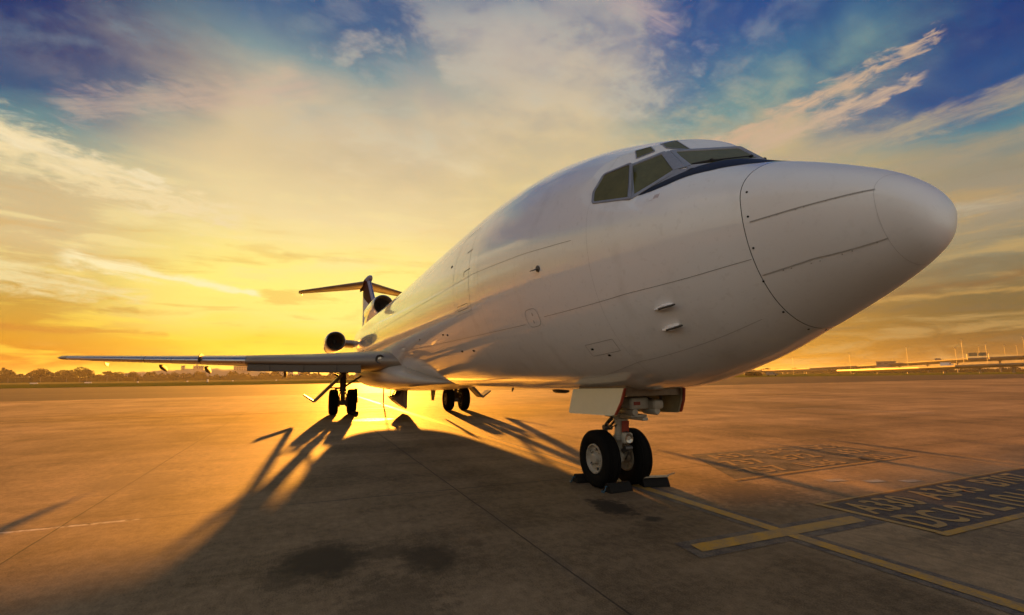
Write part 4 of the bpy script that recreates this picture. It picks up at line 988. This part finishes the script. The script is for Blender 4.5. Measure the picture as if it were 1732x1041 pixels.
belt('far_woodland', 10, 55, 900, 60, lambda a: 6.0 + 1.4 * math.sin(a * 2.3) + .9 * math.sin(a * 5.1), LEAFD, 5000, 1.5, 'low dark wood behind the aeroplane', 5)
hill = MB(); rows = []
for i in range(61):
    a = -19 + 22 * i / 60; u = i / 60; h = 17 * math.sin(math.pi * min(1, u * 1.02))**.8 * (1 + .06 * math.sin(a * 3) + .05 * math.sin(a * 7.3)) if 0 < u < .98 else 0
    rows.append([polar(a, 800, -1), polar(a, 860, h * .7), polar(a, 930, h), polar(a, 1100, h * .8), polar(a, 1200, -1)])
hill.rings(rows, cap=False, closed=False); struct('hill', hill, HILLM, 60)
hill2 = MB(); rows = []
for i in range(41):
    a = -34 + 16 * i / 40; u = i / 40; h = 13 * math.sin(math.pi * u)**.7 * (1 + .08 * math.sin(a * 4)) if 0 < u < 1 else 0
    rows.append([polar(a, 800, -1), polar(a, 860, h * .7), polar(a, 930, h), polar(a, 1100, h * .8), polar(a, 1200, -1)])
hill2.rings(rows, cap=False, closed=False); struct('hill', hill2, HILLM, 60)
def tz(px): return math.degrees(math.atan((px - 866) / 842.9)) + 22.86
for i, (px, d, h, w, lb, fl) in enumerate(((74, 600, 12.5, 15, 'rounded dark tree leftmost of the far trees under the wing tip', 1), (118, 600, 13, 16, 'broad dark tree at the near end of the thick clump below the wing tip', 1), (140, 605, 14, 16, 'tallest dark tree of the thick clump below the wing tip', 1), (152, 600, 12, 10, 'narrow tree at the right end of the thick clump below the wing tip', 1), (186, 590, 9.5, 8, 'small lone umbrella-topped tree standing clear against the yellow sky', .45), (205, 600, 9.5, 13, 'bushy tree just right of the lone umbrella-topped tree', 1), (232, 610, 10, 13, 'rounded tree at the left foot of the low hill', 1), (20, 600, 10.5, 14, 'bushy tree at the left edge of the photograph', 1), (300, 600, 9, 12, 'low dark tree in front of the hill left of its crest', 1), (345, 600, 8.5, 11, 'low dark tree in front of the crest of the hill', 1))):
    tree(tz(px), d, h, w, lb, LEAFD if i % 2 == 0 else LEAF, seed=i + 2, flat=fl)
def building(px, dist, w, d, h, z0, label, m_=WALLM, rows_=3, cols=6, roof=True, name='apartment_block'):
    p = polar(tz(px), dist, z0); t = empty(name, p, label, 'building'); t.rotation_euler = (0, 0, -R_(tz(px)))
    MB().box((0, 0, h / 2 - 1), (d, w, h + 2)).build('wall', m_, t)
    m = MB(); m.box((0, 0, h + .35), (d + .8, w + .8, .7))
    if roof: m.box((0, w * .15, h + 1.5), (d * .4, w * .22, 1.8))
    m.build('roof', m_, t)
    for r_ in range(rows_):
        for c_ in range(cols):
            MB().box((-d / 2 - .06, -w / 2 + (c_ + .5) * w / cols, (r_ + .5) * h / rows_ + .2), (.15, w / cols * .5, h / rows_ * .42)).build('window', WINM, t)
building(412, 900, 24, 14, 12, 8, 'flat-topped brown apartment block on the right shoulder of the hill', rows_=4, cols=7)
building(484, 900, 24, 14, 13, 2, 'pale apartment block under the wing left of the near landing gear', WALLP, 4, 7)
building(516, 920, 20, 14, 13, 1, 'pale apartment block between its neighbour and the near landing gear', WALLP, 4, 6)
building(338, 930, 14, 12, 5, 16, 'low building crowning the hill', rows_=1, cols=4, name='hilltop_building')
building(312, 930, 5, 5, 6, 15.5, 'small square tower on the left crest of the hill', rows_=2, cols=1, roof=False, name='hilltop_tower')
# small white runway markers and edge lamps in the grass
for i, (px, d, lb) in enumerate(((64, 330, 'white marker board lying in the grass furthest left'), (155, 330, 'white marker board in the grass below the thick tree clump'), (238, 330, 'small white marker in the grass left of the hill'), (321, 330, 'small white marker in the grass below the wing fence side of the hill'), (355, 325, 'tall white marker post in the grass below the wing fence'), (397, 330, 'small white marker in the grass beneath the apartment block on the hill'), (470, 330, 'small white marker in the grass beneath the pale apartment block'))):
    p = polar(tz(px), d); t = empty('runway_marker', p, lb, 'marker', 'white markers in the airfield grass'); w = 3.0 if i < 2 else .8
    MB().box((0, 0, .45), (.25, w, .5 if i != 4 else 1.8), bev=.05).build('board', VANW, t)
    MB().box((0, 0, .1), (.15, .3, .3)).build('foot', STEEL, t)

# ------------------------------------------------------------------ distance: right side elevated road
def deck(name, pts, wid, th_, m_, pier=True, pier_m=None, gap=28, label='', rail=True):
    """pts: (pixel-like azimuth key, distance, height)"""
    P_ = [polar(tz(a), d, z) for a, d, z in pts]; mb = MB(); rows = []; r2 = []
    for i, p in enumerate(P_):
        t = (P_[min(i + 1, len(P_) - 1)] - P_[max(i - 1, 0)]); t.z = 0; t.normalize(); n = Vector((-t.y, t.x, 0)) * wid / 2
        rows.append([p - n, p - n + Vector((0, 0, .1)), p + n + Vector((0, 0, .1)), p + n - Vector((0, 0, .0)), p + n * .6 - Vector((0, 0, th_)), p - n * .6 - Vector((0, 0, th_))])
        r2.append((p, n))
    root = empty(name, P_[0] * 1.0, label, 'road bridge'); inv = -P_[0]
    def loc(m): m.v = [(a + inv.x, b + inv.y, c + inv.z) for a, b, c in m.v]; return m
    mb.rings(rows); loc(mb).build('deck', m_, root)
    if rail:
        for sgn in (1, -1):
            m = MB(); m.rings([[p + n * sgn + Vector((0, 0, .1)), p + n * sgn * .985 + Vector((0, 0, .1)), p + n * sgn * .985 + Vector((0, 0, 1.0)), p + n * sgn + Vector((0, 0, 1.0))] for p, n in r2]); loc(m).build('parapet', pier_m or m_, root)
    if pier:
        L = 0
        for i in range(len(P_) - 1):
            seg = (P_[i + 1] - P_[i]).length; k = max(1, int(seg / gap))
            for j in range(k):
                p = P_[i].lerp(P_[i + 1], (j + .5) / k)
                if p.z > 2.2: m = MB(); m.tube([(p.x, p.y, -.2), (p.x, p.y, p.z - th_ + .05)], .65, 8); m.box((p.x, p.y, p.z - th_ - .2), (1.2, 5, .6)); loc(m).build('pier', pier_m or m_, root)
    return root
deck('elevated_road', [(1420, 560, 2.6), (1500, 500, 3.2), (1560, 470, 3.8), (1620, 450, 4.4), (1680, 440, 4.9), (1732, 435, 5.2), (1860, 430, 5.6), (2050, 440, 6)], 11, 1.3, DECK, True, DECK, 26, 'sunlit elevated road on short piers crossing the right distance')
deck('far_flyover', [(1290, 900, 5.0), (1370, 800, 6.2), (1450, 760, 8.2), (1540, 700, 10.5), (1640, 650, 12.5), (1732, 640, 13.5), (1900, 640, 16), (2100, 660, 16)], 12, 2.4, DECKD, True, DECKD, 34, 'long dark flyover rising behind the sunlit elevated road')
deck('low_causeway', [(1240, 760, 3.6), (1300, 740, 3.8), (1380, 720, 4.0), (1460, 700, 4.0)], 9, 1.0, DECK, True, DECKD, 20, 'low pale causeway on many piers just right of the nose underside')
def lamp(px, d, z0, h, label, double=True):
    p = polar(tz(px), d, z0); t = empty('street_lamp', p, label, 'street lamp', 'street lamps along the distant road')
    m = MB(); m.tube([(0, 0, -z0 if z0 < 3 else -.3), (0, 0, h)], [.11, .07], 6); m.build('pole', STEEL, t)
    m = MB(); m.box((0, 0, h + .1), (.4, 2.4 if double else 1.4, .4), bev=.1); m.build('lamp_head', STEEL, t)
for px, d, z0, h, lb in ((1337, 520, 0, 15, 'slender lamp post nearest to the nose of the aeroplane'), (1433, 520, 0, 17, 'tall lamp post over the green grass left of the low box building'), (1530, 500, 0, 20, 'tall lamp post above the low box building'), (1612, 470, 4.8, 13, 'lamp post on the sunlit road with the bright van at its left'), (1624, 455, 5.2, 17, 'tallest lamp post left of the green sign gantry'), (1652, 620, 14, 9, 'short lamp post rising just above the green sign gantry'), (1664, 450, 5.8, 13, 'lamp post right of the green sign gantry'), (1695, 600, 14.5, 8, 'small faint lamp post between the gantry and the right edge'), (1716, 620, 15, 8, 'small faint lamp post near the right edge'), (1729, 445, 6, 16, 'tall lamp post at the right edge of the photograph')):
    lamp(px, d, z0, h, lb)
p = polar(tz(1649), 600, 11.8); t = empty('sign_gantry', p, 'twin green road sign panels on a gantry over the dark flyover', 'road sign'); t.rotation_euler = (0, 0, -R_(tz(1649)))
for y in (-3.2, 3.2): MB().box((-.3, y, 4.0), (.3, 5.6, 3.0), bev=.05).build('sign_panel', SIGNG, t)
m = MB(); m.tube([(0, -7, -.5), (0, -7, 4.5)], .25, 6); m.tube([(0, 7, -.5), (0, 7, 4.5)], .25, 6); m.tube([(0, -7, 4.0), (0, 7, 4.0)], .2, 6); m.build('gantry_frame', STEEL, t)
def van(px, d, z0, label, name='van', L=6, h=2.6, m_=VANW, cat='van'):
    t = empty(name, polar(tz(px), d, z0), label, cat); t.rotation_euler = (0, 0, -R_(tz(px)))
    m = MB(); m.rings([[(x, y, z) for y, z in ((-L / 2, .5), (-L / 2, h * .55), (-L / 2 + .9, h * .62), (-L / 2 + 1.5, h), (L / 2, h), (L / 2, .5))] for x in (-1, 1)]); m.build('body', m_, t)
    for y in (-L * .3, L * .32):
        for x in (-.95, .95): MB().lathe((x - .12, y, .38), (1, 0, 0), [(0, 0), (0, .38), (.24, .38), (.24, 0)], 14).build('wheel', TYRE, t)
    MB().box((-1.02, -L / 2 + 1.7, h * .72), (.04, .9, h * .25)).build('window', WINM, t)
van(1595, 460, 4.15, 'bright white van driving on the sunlit elevated road', L=7, h=3.4)
van(1300, 300, 0, 'grey service van parked in the grass just right of the nose underside', 'service_van', 5.5, 2.2, DECK)
van(1582, 680, 11.4, 'small dark lorry on the rising flyover', 'lorry', 6, 3.2, DECKD, 'lorry')
building(1493, 720, 18, 8, 4, 8.6, 'low dark box building on the skyline below a lamp post', DECKD, 1, 3, False, 'roadside_building')
t = empty('shrub', polar(tz(1270), 300), 'dark low shrub in the grass under the nose, left of the grey service van', 'shrub')
m = MB()
for k in range(7): leafy(m, (0, -4.2 + 1.4 * k, 1.0), 1.5, 1.3 - .1 * abs(k - 3), 160, .3, 200 + k)
m.build('foliage', LEAFD, t); MB().tube([(0, 0, -.1), (0, .1, 1.0)], .12, 6).build('stem', BARK, t)
belt('roadside_scrub', 55, 100, 700, 30, lambda a: 3.4 + .7 * math.sin(a * 3.1) + .5 * math.sin(a * 7.7), LEAFD, 5000, .9, 'dark strip of scrub beneath the elevated roads', 9)
# the airfield's other side, behind the photographer: seen only mirrored in the fuselage
belt('far_woodland', 100, 285, 420, 50, lambda a: 15 + 3.5 * math.sin(a * .31) + 3.0 * math.sin(a * .83 + 1) + 2.0 * math.sin(a * 2.9), LEAFD, 9000, 2.2, 'tree line on the near side of the airfield behind the photographer', 21)

# ------------------------------------------------------------------ warm evening haze over the airfield
hm = bpy.data.materials.new('haze'); hm.use_nodes = True; t_ = hm.node_tree; t_.nodes.clear()
pv = t_.nodes.new('ShaderNodeVolumePrincipled'); pv.inputs['Color'].default_value = (.95, .88, .78, 1); pv.inputs['Density'].default_value = .00009; pv.inputs['Anisotropy'].default_value = .35
ou = t_.nodes.new('ShaderNodeOutputMaterial'); t_.links.new(pv.outputs[0], ou.inputs['Volume'])
hz = MB().box((700, -400, 15.5), (4500, 4900, 33)).build('haze', hm); tag(hz, kind='stuff')
